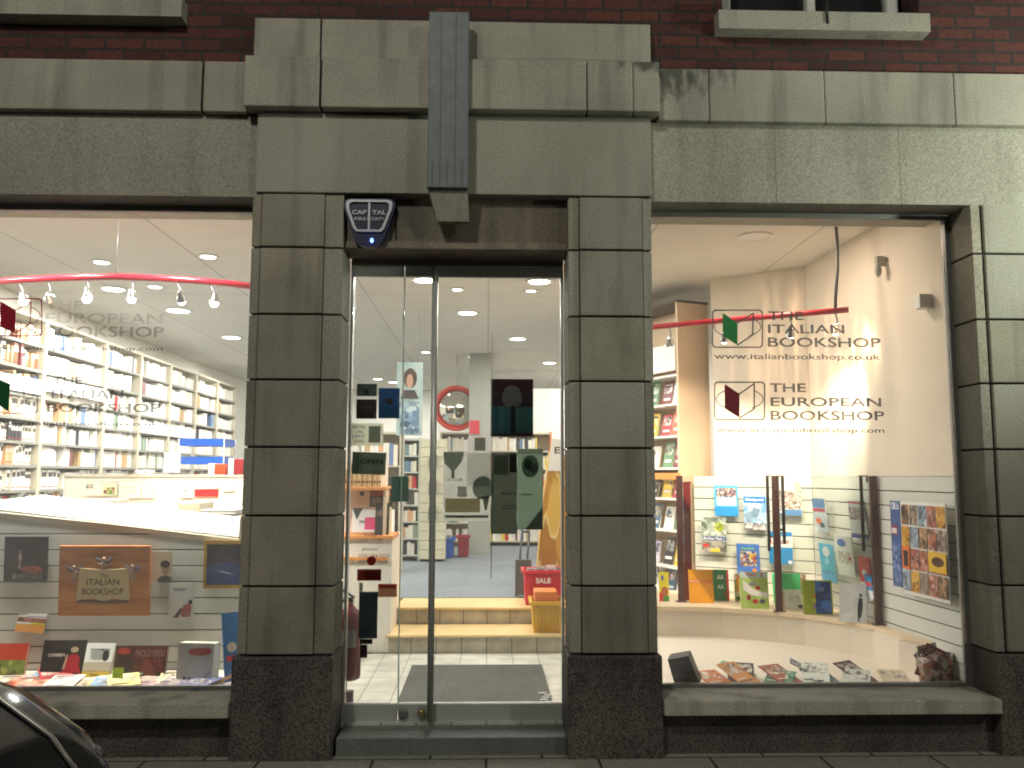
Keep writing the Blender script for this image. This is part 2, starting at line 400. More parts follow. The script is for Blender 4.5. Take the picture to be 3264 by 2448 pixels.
# fascia, cornice, top block
xl, xr = -1.332, .937
b = MB(); b.box(xl, xr, 0, .5, 3.105, 3.575, LIME, bev=.006); part('fascia', b)
b = MB()
for a, c in ((-8, xl-.003),): b.box(a, c, .05, .5, 3.09, 3.572, LIME, bev=.002)
part('fascia', b)
b = MB()
for a, c in ((xr+.003, 1.68), (1.6815, 2.42), (2.4215, 6.2)): b.box(a, c, .05, .5, 3.09, 3.572, LIME, bev=.002)
part('fascia', b)
cl, cr = at(*k(527, 180), -.07).x, at(*k(1425, 200), -.07).x
j1, j2, j3 = at(*k(692, 180), -.07).x, at(*k(1268, 180), -.07).x, at(*k(1368, 190), -.07).x
b = MB()
for a, c in ((cl, j1-.006), (j1+.006, j2-.003), (j2+.003, j3-.0015), (j3+.0015, cr)): b.box(a, c, -.07, .5, 3.584, 3.884, LIME2 if c < .6 else stained('stained_cornice', (1.02, 0, 3.9), (.5, .5, .12)), bev=.008)
b.box(cl+.02, cr-.02, -.045, .45, 3.60, 3.88, MORTAR); part('cornice', b)
j4 = at(*k(437, 190), 0).x
b = MB()
for a, c in ((-8, -3.6), (-3.59, j4-.006), (j4+.006, cl-.004)): b.box(a, c, -.0, .5, 3.578, 3.88, LIME2, bev=.008)
b.box(-8, cl-.02, .03, .45, 3.6, 3.87, MORTAR); part('cornice', b)
STAIN = stained('stained_cornice', (1.08, 0, 3.86), (.42, .5, .20))
j5, j6, j7 = at(*k(1532, 215), 0).x, at(*k(1782, 215), 0).x, at(*k(2062, 215), 0).x
b = MB()
for a, c in ((cr+.004, j5-.002), (j5+.002, j6-.0012), (j6+.0012, j7-.002), (j7+.002, 6.2)): b.box(a, c, -.0, .5, 3.562, 3.88, STAIN, bev=.008)
b.box(cr+.02, 6.2, .03, .45, 3.6, 3.87, MORTAR); part('cornice', b, 'cornice with dark stains at its inner end')
# dark runs of moss and soot on the inner end of that cornice
tl, tr, tj = at(*k(549, 80), 0).x, at(*k(1405, 80), 0).x, at(*k(693, 80), 0).x
b = MB(); b.box(tl, tj-.005, .0, .5, 3.888, 4.149, LIME2, bev=.006); b.box(tj+.005, tr, .0, .5, 3.888, 4.149, LIME2, bev=.006)
b.box(tl+.02, tr-.02, .02, .45, 3.89, 4.14, MORTAR); part('parapet_block', b)
# brickwork with two upper windows (only their sills and lower frames are in view)
wl0, wl1 = -3.4, at(*k(402, 20), .07).x; wr0, wr1 = at(*k(1560, 20), .07).x, at(*k(1985, 20), .07).x
zs_l, zs_r = at(*k(200, 42), .02).z, at(*k(1770, 74), .02).z
b = MB()
zt = max(zs_l, zs_r)+.15
b.box(-8, 6.2, .07, .5, 3.885, min(zs_l, zs_r), BRICK)
for a, c in ((-8, wl0), (wl1, wr0), (wr1, 6.2)): b.box(a, c, .07, .5, min(zs_l, zs_r)+.001, 7, BRICK)
part('brick_wall', b)
for a, c, zb in ((wl0, wl1, zs_l), (wr0, wr1, zs_r)):
    b = MB(); b.box(a+.02, c-.06, .20, .27, zb+.16, zb+.24, WHITE, bev=.006); b.box(a+.02, a+.09, .2, .27, zb+.24, 6, WHITE, bev=.006)
    b.box(c-.13, c-.06, .2, .27, zb+.24, 6, WHITE, bev=.006); b.box((a+c)/2-.03, (a+c)/2+.02, .2, .27, zb+.24, 6, WHITE, bev=.006)
    w = part('upper_window', b)
    b = MB(); b.box(a+.05, c-.1, .235, .243, zb+.2, 6, GLASS); part('pane', b, parent=w)
    b = MB(); b.box(a-.0, c+.0, .35, .45, zb, 7, M((.02, .02, .022), .9)); part('dark_room', b, parent=w)
    b = MB(); b.prism([(a-.05, -.03, zb), (a-.05, -.03, zb+.115), (a-.05, .3, zb+.15), (a-.05, .3, zb)], (c-a+.06, 0, 0), LIME2); part('window_sill', b)

q0, q1 = at(*k(1785, -40), -.035), at(*k(1787, 50), -.035)
b = MB(); b.tube([q0, q0.lerp(q1, .7), q1+Vector((.004, 0, 0))], .008, BLACK, 6); tag(b.build('cable', loc=tuple(q1)), 'short black cable hanging over the sill of the upper right window', 'cable')
# shop window frames and panes
def shop_window(x0, x1, yg, z0, z1, mull=()):
    f = MB(); t = .028
    f.box(x0, x1, yg-.02, yg+.025, z1-.03, z1, DSTEEL); f.box(x0, x1, yg-.02, yg+.025, z0, z0+.018, DSTEEL)
    for x in (x0, x1-t): f.box(x, x+t, yg-.022, yg+.027, z0+.018, z1-.03, DSTEEL)
    w = part('shop_window', f)
    g = MB(); g.box(x0+t, x1-t, yg-.004, yg+.004, z0+.018, z1-.03, SHOPGLASS); part('pane', g, parent=w)
    return w
YG = .255
shop_window(-4.75, -1.35, YG, .302, 3.088); shop_window(.94, 2.80, YG, .302, 3.088)
# door recess
b = MB(); b.box(-.829, .454, .08, .36, 2.80, 3.103, stone('transom_board', (.20, .165, .12), (.14, .12, .09), dirt=.4, rough=.7)); b.box(-.828, .453, .066, .0795, 2.80, 2.84, stone('transom_ledge', (.25, .21, .15), (.2, .17, .12), dirt=.4, rough=.6), bev=.004)
part('transom_panel', b)
b = MB(); b.box(-.812, .437, .06, .30, -.02, .088, stone('step_top', (.22, .24, .22), (.16, .175, .165), dirt=.3, rough=.5), bev=.006); b.box(-.79, .43, .08, .3, -.03, .07, GRAN); part('door_step', b)
YD = .35
px = lambda u, v=1000: at(*k(u, v), YD).x
b = MB(); b.box(-.828, .453, .325, .385, 2.766, 2.799, DSTEEL)
b.box(-.828, -.813, .325, .385, .09, 2.765, STEEL); b.box(.438, .453, .325, .385, .09, 2.765, STEEL)
DR = part('glass_door', b)
e1, e2 = px(868), px(1062); RAILM = M((.74, .78, .74), .4, var=.08)
b = MB(); b.box(-.812, e1-.003, .335, .375, 2.70, 2.763, RAILM, bev=.004); b.box(e1+.003, .437, .335, .375, 2.70, 2.763, RAILM, bev=.004); part('top_rail', b, parent=DR)
b = MB(); b.box(-.812, e1-.003, .33, .38, .095, .195, STEEL, bev=.004); b.box(e1+.003, .437, .33, .38, .095, .195, STEEL, bev=.004); part('bottom_rail', b, parent=DR)
EDGE = M((.55, .68, .60), .15, var=.02)
for a, c in ((-.812, e1-.004), (e1+.004, .437)):
    g = MB(); g.box(a, c, YD-.005, YD+.005, .195, 2.70, SHOPGLASS); p_ = part('pane', g, parent=DR)
b = MB(); b.box(e1-.0035, e1+.0035, YD-.005, YD+.005, .197, 2.70, EDGE); b.box(e2-.002, e2+.002, YD+.006, YD+.010, .9, 2.35, EDGE); part('glass_edge', b, parent=DR)
hx = px(937, 1000)
b = MB(); b.tube([(hx, .285, .115), (hx, .285, 2.74)], .019, STEEL, 14)
for z in (.2, 2.72): b.tube([(hx, .285, z), (hx, .36, z)], .012, STEEL)
part('door_handle', b, parent=DR)
b = MB(); b.lathe((px(880), .325, .145), [(.028, 0), (.028, -.012), (.018, -.016)], DSTEEL, axis='Y'); part('lock', b, parent=DR)
b = MB(); b.lathe((hx-.05, .325, .145), [(.024, 0), (.024, -.014), (.012, -.018)], M((.5, .4, .2), .35, .8), axis='Y'); part('lock', b, parent=DR)
# steps up into the shop
for i, (y0, y1, z0, z1) in enumerate(((2.21, 2.70, .05, .245), (2.70, 3.24, .05, .385))):
    b = MB(); b.box(-.78 if not i else -.76, .98, y0+.012, y1, z0, z1-.022, RISER); b.box(-.80 if not i else -.77, 1.0, y0-.012, y1-.002 if not i else y1+.002, z1-.021, z1, M((.78, .58, .28), .35, var=.16, scale=5), bev=.006)
    part('stair_tread', b)

# grey box section hanging in front of the cornice, its stone coloured foot
a, c = at(*k(925, 200), -.13).x, at(*k(1012, 200), -.13).x
z0, z1 = at(*k(968, 405), -.13).z, at(*k(968, 25), -.13).z
b = MB(); b.box(a, c, -.13, -.072, z0, z1, M((.17, .19, .20), .6, metal=.2, var=.3, scale=14, bump=.2), bev=.006)
for i in range(5): x = a+.03+i*(c-a-.06)/4; b.box(x-.0015, x+.0015, -.132, -.1305, z0+.01, z0+.16+.9*(i % 2), M((.10, .11, .12), .6))
DK = b.build('sign_bracket', loc=(a, -.13, z0)); tag(DK, 'long flat grey metal box fixed upright over the cornice above the door', 'metal bracket')
z2 = at(*k(968, 478), -.06).z; x2, x3 = at(*k(945, 478), -.06).x, at(*k(1013, 478), -.06).x
b = MB(); P = [(x2, -.06, z2), (x3, -.06, z2), (x2+.005, -.003, z2), (x3, -.003, z2), (a+.008, -.10, z0-.004), (c-.002, -.10, z0-.004), (a-.0, -.003, z0-.004), (c, -.003, z0-.004)]
b.hexa([Vector(p) for p in P], stone('corbel_stone', (.34, .31, .26), (.27, .25, .2), dirt=.3)); o = b.build('corbel', DK)

# burglar alarm
ax0, ax1 = at(*k(742, 470), .02).x, at(*k(853, 470), .02).x
az1, az0 = at(*k(800, 429), .02).z, at(*k(800, 533), .02).z
AW, AH = ax1-ax0, az1-az0; AC = (ax0+ax1)/2
AL = thing('burglar_alarm', 'dark blue shield shaped alarm box with silver rim above the door', 'alarm box', (AC, .08, az0))
def shield(w, top, bot, y, scl=1., cz=0):
    # normalized outline of the shield: rounded top corners, tapering down
    pts = []
    for x, z in ((-.36, 1), (.36, 1), (.44, .985), (.49, .94), (.5, .86), (.47, .72), (.36, .36), (.28, .14), (.2, .04), (.1, 0), (-.1, 0), (-.2, .04), (-.28, .14), (-.36, .36), (-.47, .72), (-.5, .86), (-.49, .94), (-.44, .985)):
        pts.append(Vector((AC+x*w*scl, y, bot+(top-bot)*z)))
    return pts
b = MB(); b.prism(shield(AW, az1, az0, .079), (0, -.059, 0), M((.012, .016, .06), .3)); part('housing', b, parent=AL)
def rim(pts0, pts1, y0, mt, b):
    N = len(pts0)
    for i in range(N):
        j = (i+1) % N
        P = [pts0[i], pts0[j], pts1[i], pts1[j]]
        b.hexa([P[0], P[1], P[2], P[3]]+[p+Vector((0, -.012, 0)) for p in P], mt)
o_ = []; i_ = []
zm = az0+.30*AH
for x, z in ((-.36, .965), (.36, .965), (.43, .94), (.455, .88), (.44, .76), (.30, .37), (.24, .30), (-.24, .30), (-.30, .37), (-.44, .76), (-.455, .88), (-.43, .94)):
    o_.append(Vector((AC+x*AW, .0195, az0+AH*z))); i_.append(Vector((AC+x*AW*.86, .0195, az0+AH*(.62+(z-.62)*.86))))
SILV = M((.46, .48, .52), .35, metal=.3)
b = MB(); rim(o_, i_, .24, SILV, b); b.box(AC-.006, AC+.006, .011, .0195, az0+.35*AH, az0+.91*AH, SILV)
part('rim', b, parent=AL)
b = MB(); f = lambda x, z: (AC+x*AW, .0105, az0+z*AH)
b.text('CAP', f, -.33, .66, -.05, .75, SILV, .02); b.text('TAL', f, .06, .66, .33, .75, SILV, .02)
b.text('FIRE', f, -.28, .535, -.06, .60, SILV, .01); b.text('SECURITY', f, -.04, .535, .29, .60, SILV, .01); part('lettering', b, parent=AL)
b = MB(); b.ell((AC+.06*AW, .019, az0+.13*AH), .008, .008, .013, emis((.08, .25, 1.), 14)); part('lamp', b, parent=AL)
lamp('alarm_glow', 'POINT', (AC+.06*AW, -.004, az0+.13*AH), .012, (.1, .2, 1), size=.01, parent=AL)
# thin cable beside the alarm
b = MB(); q0, q1 = at(*k(857, 440), .073), at(*k(855, 515), .073); b.tube([q0, q1], .004, BLACK, 6); tag(b.build('cable'), 'thin black cable running down beside the alarm box', 'cable')

# ================================================================== SHOP LIGHTING
def downlight(p, r, power, label, lit=True, grp='round lights set into the shop ceiling'):
    t = thing('downlight', label, 'ceiling light', (p.x, p.y, CEILZ), grp)
    b = MB(); b.lathe((p.x, p.y, CEILZ-.001), [(r+.03, 0), (r+.03, -.006), (r+.008, -.012), (r, -.004)], WHITE, 24); b.build('rim', t)
    if lit:
        b = MB(); b.lathe((p.x, p.y, CEILZ-.003), [(r*.98, 0), (r*.95, -.008)], emis((1, .97, .90), 11), 24); b.build('lamp', t)
        if power: lamp('lamp_light', 'AREA', (p.x, p.y, CEILZ-.02), power, (1, .975, .92), (p.x, p.y, 0), size=r*2, parent=t)
    return t
CZ = lambda u, v: atz(u*K, v*K, CEILZ)
LB = 'round white ceiling light glowing '
for u, v, r, pw, lb in (
    (918, 604, .10, 30, 'beside the top of the door handle'), (1165, 607, .10, 30, 'at the top right corner of the glass door'),
    (1010, 675, .10, 30, 'in the upper middle of the door view'), (1118, 731, .10, 30, 'above the dark poster on the door'),
    (1187, 783, .10, 12, 'at the right edge of the door below the others'), (920, 760, .06, 0, 'half hidden by the door handle'),
    (1147, 627, .045, 0, 'small one just under the big top right light'), (988, 624, .045, 0, 'small one right of the handle top'),
    (1020, 770, .05, 0, 'small one far back left of the column'), (816, 818, .085, 10, 'low over the stickers of the side pane'),
    (977, 860, .10, 10, 'far back beside the round mirror'),
    (385, 670, .12, 75, 'large one above the bookcases behind the left window'), (500, 728, .11, 75, 'large one nearest the left pillar above bookcases'),
    (220, 565, .06, 20, 'left one of the pair high in the left window'), (450, 553, .06, 24, 'right one of the pair high in the left window'),
    (335, 618, .06, 0, 'just under the red lighting rail')):
    downlight(CZ(u, v), r, pw, LB+lb)
downlight(CZ(1632, 510), .10, 0, 'unlit round fitting in the ceiling over the right window', False)
for x, y, pw in ((-3.6, 3.4, 60), (-3.5, 8.6, 60), (1.9, 7.5, 50), (1.6, 10.5, 50), (-1.8, 11.5, 60)):     # behind the pillars and fascia
    downlight(Vector((x, y, CEILZ)), .10, pw, LB+'deep inside the shop')
for x, pw, l_ in ((-3.9, 44, 'left'), (-3.0, 46, 'middle'), (-2.0, 46, 'right')):  # added unseen lamps that brighten the left window display
    downlight(Vector((x, .56, CEILZ)), .06, pw, LB+f'unseen, added behind the {l_} part of the left window head', grp='round lights behind the window heads')
lamp('lamp_light', 'AREA', (.2, 1.4, CEILZ-.02), 14, (1, .95, .86), (.2, 1.4, 0), size=.2)

RED = M((.55, .012, .03), .3, var=.1)
def spot(p_rail, p_head, target, power, label, grp, col=(1, .86, .68), ang=58):
    t = thing('spot_lamp', label, 'spot lamp', tuple(p_rail), grp)
    a, h = Vector(p_rail), Vector(p_head); d = (Vector(target)-h).normalized()
    b = MB(); b.tube([a, a.lerp(h, .5)+Vector((.012, 0, 0)), h-d*.02+Vector((0, 0, .015))], .006, DSTEEL, 8); b.build('arm', t)
    b = MB(); b.tube([h-d*.05, h-d*.03, h+d*.0, h+d*.022], [.012, .022, .03, .036], M((.5, .5, .5), .2, .9), 14, cap=False); b.build('reflector', t)
    b = MB(); b.ell(h+d*.022, .027, .027, .027, emis((1, .90, .72), 30)); b.build('bulb', t)
    lamp('lamp_light', 'SPOT', h+d*.06, power, col, target, size=.03, spot=ang, blend=.7, parent=t)
# curved red lighting rail, left window
zt = 2.80
pts = [atz(u*K, v*K, zt) for u, v in ((-90, 616), (-40, 611), (0, 608), (60, 604), (125, 601), (190, 599), (250, 598), (310, 600), (370, 603), (430, 607), (490, 612), (560, 620))]
RL = thing('lighting_rail', 'curved red lighting rail hanging inside the left window', 'lighting rail', tuple(pts[6]))
b = MB(); b.tube(pts, .022, RED, 12); b.build('rail', RL)
w = pts[6]; b = MB(); b.tube([w, (w.x, w.y, CEILZ-.005)], .003, DSTEEL, 6); b.tube([(w.x, w.y, CEILZ-.002), (w.x, w.y, CEILZ-.02)], .02, WHITE, 10); b.build('suspension_wire', RL)
def on(pts, u):
    # point of the rail seen at picture column u
    best = None
    for a, c in zip(pts, pts[1:]):
        for i in range(11):
            q = a.lerp(c, i/10); d = q-CAM; uu = (CX+FPX*d.dot(rt)/d.dot(fwd))/K
            if best is None or abs(uu-u) < best[0]: best = (abs(uu-u), q)
    return best[1]
names = ('leftmost lamp on the red rail of the left window', 'second lamp from the left on the curved red rail', 'third lamp from the left on the curved red rail', 'dim fourth lamp from the left on the curved red rail', 'fifth lamp from the left on the curved red rail', 'lamp on the curved red rail nearest the left pillar')
for i, (u, du, tg) in enumerate(((40, 8, (-2.6, .84, .55)), (108, 2, (-3.9, 3.8, 1.8)), (190, 0, (-2.6, .84, .9)), (285, 0, (-2.2, .84, .6)), (382, 8, (-2.0, 2.0, 1.2)), (452, 8, (-1.8, .84, .5)))):
    q = on(pts, u); h = q+Vector((.004*du, 0, -.125))
    spot(q-Vector((0, 0, .02)), h, tg, (110, 190, 120, 90, 200, 110)[i], names[i], 'spot lamps on the red rail of the left window')
# red rail, right window
pr_ = [atz(u*K, v*K, 2.66) for u, v in ((1340, 713), (1415, 706), (1520, 696), (1630, 687), (1740, 677), (1833, 669))]
RR = thing('lighting_rail', 'straight red lighting rail hanging inside the right window', 'lighting rail', tuple(pr_[-1]))
b = MB(); b.tube(pr_, .021, RED, 12); b.build('rail', RR)
e = on(pr_, 1801); ct = CZ(1812, 578); ct = Vector((e.x+.05, e.y+.05, CEILZ))
b = MB(); b.tube([e, e+Vector((.005, 0, .1)), e+Vector((.035, .02, .3)), e+Vector((.052, .045, .5)), ct], .012, BLACK, 8); b.build('cable', RR)
names = ('leftmost lamp on the straight red rail of the right window', 'lamp on the straight red rail in front of the green book emblem', 'lamp on the straight red rail behind the upper window lettering', 'lamp at the free end of the straight red rail')
for i, (u, tg, pw) in enumerate(((1450, (1.75, 2.85, 1.7), 110), (1565, (2.1, 2.7, 1.3), 130), (1708, (2.45, 2.45, 1.2), 130), (1806, (2.72, 2.1, 1.5), 150))):
    q = on(pr_, u); spot(q-Vector((0, 0, .02)), q-Vector((0, 0, .13)), tg, pw, names[i], 'spot lamps on the red rail of the right window', (1, .82, .62), 66)
q = on(pr_, 1806)
for tg, pw in (((2.74, 1.5, 2.35), 75), ((2.62, 2.3, 2.5), 45)):        # added spots with streaks painted into their light, imitating the end lamp's scatter
    lo_ = lamp('lamp_light', 'SPOT', q+Vector((-.12, -.22, -.16)), pw, (1, .60, .34), tg, size=.008, spot=62, blend=.9); d = lo_.data; d.use_nodes = True
    n, l = d.node_tree.nodes, d.node_tree.links; em = n['Emission']; tc = n.new('ShaderNodeTexCoord'); mp = n.new('ShaderNodeMapping'); mp.inputs['Scale'].default_value = (26, 2.2, 1); mp.inputs['Rotation'].default_value = (0, 0, .35)
    t = n.new('ShaderNodeTexNoise'); t.inputs['Scale'].default_value = 1.; t.inputs['Detail'].default_value = 2; t.inputs['Distortion'].default_value = .8; r = n.new('ShaderNodeMapRange'); r.inputs[1].default_value = .48; r.inputs[2].default_value = .72; r.inputs[3].default_value = .05; r.inputs[4].default_value = 2.2
    l.new(tc.outputs['Normal'], mp.inputs[0]); l.new(mp.outputs[0], t.inputs['Vector']); l.new(t.outputs['Fac'], r.inputs[0]); l.new(r.outputs[0], em.inputs['Strength'])
lamp('lamp_light', 'AREA', (2.0, 1.2, CEILZ-.02), 18, (1, .80, .62), (2.0, 1.2, 0), size=.25)  # added warm fill over the right window display, no fitting

# ================================================================== RIGHT WINDOW DISPLAY
P0, P1, P2 = Vector((1.85, 2.9, 0)), Vector((2.69, 2.3, 0)), Vector((2.80, .30, 0))
PL = P0+(P0-P1).normalized()*.28
def vplane_box(b, a, c, z0, z1, th, m, bev=0.):
    a = Vector((a[0], a[1], 0)); c = Vector((c[0], c[1], 0)); n = Vector((-(c-a).y, (c-a).x, 0)).normalized()*th
    P = [a+Vector((0, 0, z0)), c+Vector((0, 0, z0)), a+n+Vector((0, 0, z0)), c+n+Vector((0, 0, z0)), a+Vector((0, 0, z1)), c+Vector((0, 0, z1)), a+n+Vector((0, 0, z1)), c+n+Vector((0, 0, z1))]
    b.hexa(P, m, bev)
DF, SH = .25, .48
WE = P2.lerp(P1, .16)      # where the ledge runs out against the side wall
b = MB(); vplane_box(b, P0.lerp(P1, .19), P1, 1.503, CEILZ-.003, .06, CREAM); vplane_box(b, P1+Vector((.002, -.004, 0)), P2, 1.503, CEILZ-.003, .08, CREAM); struct('wall_display', b)
def slatwall(name, label, a, c, z0, z1, pitch_, m, lean=None):
    b = MB(); z = z1; 
    while z > z0+.01:
        lo = max(z-pitch_+.008, z0); vplane_box(b, a, c, lo, z, .014, m, bev=.0015); z -= pitch_
    n = Vector((-(c-a).y, (c-a).x, 0)).normalized()*.0145
    vplane_box(b, a+n, c+n, z0, z1-.001, .01, GROOVE)
    return tag(b.build(name, loc=(a.x, a.y, z0)), label, 'slatwall')
slatwall('slatwall_panel', 'pale grooved slatwall facing the street behind the right window books', P0, P1, SH+.002, 1.50, .10, SLATW)
slatwall('slatwall_panel', 'pale grooved slatwall along the side of the right window with a photo poster', P1+Vector((.002, -.004, 0)), P2, DF+.003, 1.50, .10, SLATW)
edge = [atz(u*K, v*K, SH) for u, v in ((1380, 1309), (1428, 1310), (1500, 1311), (1560, 1313), (1620, 1317), (1680, 1322), (1740, 1328), (1790, 1335), (1840, 1343), (1890, 1353), (1945, 1371))]
edge = [Vector((p.x, p.y, SH)) for p in edge]
endp = Vector((WE.x-.004, WE.y, SH)); edge.append(endp)
top = edge+[Vector((P1.x, P1.y-.003, SH)), Vector((PL.x, PL.y-.003, SH)), Vector((edge[0].x, PL.y, SH))]
b = MB(); b.prism([p-Vector((0, 0, .03)) for p in top], (0, 0, .03), PINE); SHF = tag(b.build('display_shelf', loc=tuple(edge[0])), 'curved pale wood ledge carrying the standing books in the right window', 'shelf')
b = MB()
for a, c in zip(edge, edge[1:]):
    off = Vector((.0, .03, 0)); b.face([a+off-Vector((0, 0, .031)), c+off-Vector((0, 0, .031)), Vector((c.x, c.y+.03, DF)), Vector((a.x, a.y+.03, DF))], CREAM, True)
    b.face([a+off*2-Vector((0, 0, .031)), Vector((a.x, a.y+.06, DF)), Vector((c.x, c.y+.06, DF)), c+off*2-Vector((0, 0, .031))], CREAM, True)
tag(b.build('curved_panel', loc=(edge[0].x, edge[0].y, DF)), 'cream curved panel closing the space under the right window ledge', 'panel')
b = MB(); b.box(.96, 3.0, .30, 3.24, .05, DF, CREAM); struct('display_floor', b)
# steel posts with clear screens and hanging bars
pp = [atz(u*K, v*K, SH) for u, v in ((1472, 1300), (1683, 1321), (1899, 1350))]
lbl = ('dark brown steel post in front of the red upright', 'dark brown steel post in the middle of the right window ledge', 'dark brown steel post near the right end of the ledge')
for p, l_ in zip(pp, lbl):
    t = thing('steel_post', l_, 'post', (p.x, p.y, SH), 'brown posts along the right window ledge')
    b = MB(); b.box(p.x-.026, p.x+.026, p.y-.012, p.y+.012, SH+.006, 1.505, BROWN, bev=.002); b.build('upright', t)
    b = MB(); b.box(p.x-.045, p.x+.045, p.y-.03, p.y+.03, SH, SH+.006, BROWN); b.build('base_plate', t)
q = Vector((pp[0].x+.075, pp[0].y+.09, SH)); b = MB(); b.box(q.x-.03, q.x+.036, q.y-.015, q.y+.015, SH, 1.44, M((.20, .018, .02), .4), bev=.003); b.box(q.x-.036, q.x+.042, q.y-.02, q.y+.02, 1.44, 1.455, M((.20, .018, .02), .4)); tag(b.build('red_upright', loc=(q.x, q.y, SH)), 'dark red square upright standing behind the left brown post', 'post')
for (a, c), l_ in zip(((pp[0], pp[1]), (pp[1], pp[2])), ('clear glass screen between the left and middle brown posts', 'clear glass screen between the middle and right brown posts')):
    d = (c-a).normalized()*.03; b = MB(); vplane_box(b, a+d, c-d, .80, 1.497, .006, GLASS); tag(b.build('glass_screen', loc=(a.x, a.y, .8)), l_, 'glass screen')
for u, v1, l_ in ((1659, 1190, 'black hooked bar hanging left of the middle brown post'), (1692, 1175, 'black hooked bar hanging right of the middle brown post'), (1862, 1190, 'black hooked bar hanging left of the right brown post')):
    sgn = -1 if u == 1692 else 1
    a, c = (pp[0], pp[1]) if u == 1659 else (pp[1], pp[2])
    p = atp(u*K, 1100*K, a, c, .012); zb = atp(u*K, v1*K, a, c, .012).z
    b = MB(); b.box(p.x-.011, p.x+.011, p.y-.006, p.y+.003, zb, 1.508, BLACK); b.box(p.x+(0.011 if sgn > 0 else -.05), p.x+(.05 if sgn > 0 else -.011), p.y-.006, p.y+.003, 1.500, 1.508, BLACK)
    x = p.x+sgn*.044; b.box(x-.006, x+.006, p.y-.006, p.y+.003, 1.46, 1.4995, BLACK)
    b.box(p.x-.008, p.x+.008, p.y+.003, p.y+.03, 1.500, 1.507, BLACK); b.box(p.x+sgn*.011, p.x+sgn*.03, p.y-.006, p.y+.003, zb+.1, zb+.115, BLACK)
    tag(b.build('hanging_bar', loc=(p.x, p.y, zb)), l_, 'hanging bar', 'black bars hooked over the glass screens')

# ------------------------------------------------------------------ books
PAGE = M((.72, .68, .56), .7, var=.1, scale=60)
def paperm(c, tr=.5):
    key = ('paper', c, tr)
    if key in MATS: return MATS[key]
    m, n, l, p = base('paper'); c3 = tuple(min(.85, x*3.8+.05) for x in lin(c)); p.inputs['Base Color'].default_value = (*c3, 1); p.inputs['Roughness'].default_value = .6
    t = nd(n, 'ShaderNodeTexNoise'); t.inputs['Scale'].default_value = 12
    tb = nd(n, 'ShaderNodeBsdfTranslucent'); tb.inputs[0].default_value = (*c3, 1); mx = nd(n, 'ShaderNodeMixShader')
    r = nd(n, 'ShaderNodeMapRange'); r.inputs[3].default_value = tr*.7; r.inputs[4].default_value = tr*1.3; l.new(t.outputs['Fac'], r.inputs[0]); l.new(r.outputs[0], mx.inputs[0])
    l.new(p.outputs[0], mx.inputs[1]); l.new(tb.outputs[0], mx.inputs[2]); l.new(mx.outputs[0], n['Material Output'].inputs[0])
    MATS[key] = m; return m
def mt(c, rough=.35): return c if isinstance(c, bpy.types.Material) else M(c, rough)
def elems(b, w, h, els, y0=-.0004):
    """els on the plane y = y0 facing -Y: rectangles, ellipses, polygons and words, later ones in front"""
    y = y0
    for e in els:
        kd = e[0]; f = lambda x, z: Vector((x*w, y, z*h))
        if kd == 'r': b.face([f(e[1], e[2]), f(e[3], e[2]), f(e[3], e[4]), f(e[1], e[4])], mt(e[5]))
        elif kd == 'e': b.face([f(e[1]+e[3]*math.cos(a*math.pi/9), e[2]+e[4]*math.sin(a*math.pi/9)) for a in range(18)], mt(e[5]))
        elif kd == 'p': b.face([f(*q) for q in e[1]], mt(e[2]))
        elif kd == 't': b.text(e[5], f, e[1], e[2], e[3], e[4], mt(e[6]), .02)
        y -= .0005
def cover_mesh(w, h, t, cover, els, page_side=True):
    b = MB(); c = mt(cover)
    b.box(0, w, 0, .002, 0, h, c); b.box(0, w, t-.002, t, 0, h, c); b.box(-.0005, .003, .002, t-.002, 0, h, c)
    b.box(.003, w-.004, .002, t-.002, .003, h-.003, PAGE)
    elems(b, w, h, els); return b
def book(name, label, pos, w, h, t, cover, els=(), yawd=0., tilt=0., rollr=0., cat='book', group=None):
    """pos: world point of the lower left front corner"""
    T = Matrix.Translation(Vector(pos)) @ Matrix.Rotation(R_(yawd), 4, 'Z') @ Matrix.Rotation(R_(-tilt), 4, 'X') @ Matrix.Rotation(R_(rollr), 4, 'Y')
    o = cover_mesh(w, h, t, cover, els).build(name, T=T)
    if 'o' in o: del o['o']
    return tag(o, label, cat, group)
def span(pt, q0, q1):
    """position and size from two picture corners (lower left, upper right) on a surface pt(u, v)"""
    a, c = pt(*q0), pt(*q1); d = pt(q1[0], q0[1])
    return a, math.hypot(d.x-a.x, d.y-a.y), c.z-a.z
w7 = lambda x, y: (2050+x/1.822, 1450+y/1.822)
BYAW = math.degrees(math.atan2((P1-P0).y, (P1-P0).x)); RYAW = math.degrees(math.atan2((P2-P1).y, (P2-P1).x))
pb = lambda u, v: atp(u, v, P0, P1, .05)
prw = lambda u, v: atp(u, v, P1, P2, .05)
GH = 'language books hung on the right window slatwall'
def hang(q0, q1, label, cover, els, pt=pb, yw=BYAW, tilt=-3, t=.012):
    a, w, h = span(pt, w7(*q0), w7(*q1)); book('book', label, a, w, h, t, cover, els, yw, tilt, group=GH)
B1, B2 = '#1f7fd0', '#0f5fae'
crowd = pic(['#e9e2dc', '#8a4a52', '#3f4a86', '#e6c9b0', '#20283a'], 60)
grey_ph = pic(['#4a5560', '#cfd6d8', '#707a60', '#e8eef0'], 30)
hang((418, 352), (552, 178), 'pale blue course book with a row of faces above white letters', '#4fb2ec', [('r', .1, .62, .95, .92, crowd), ('r', .1, .34, .95, .6, '#dcecf6'), ('t', .14, .36, .92, .46, 'Generis', '#ffffff'), ('r', 0, 0, 1, .3, '#2e97ea')])
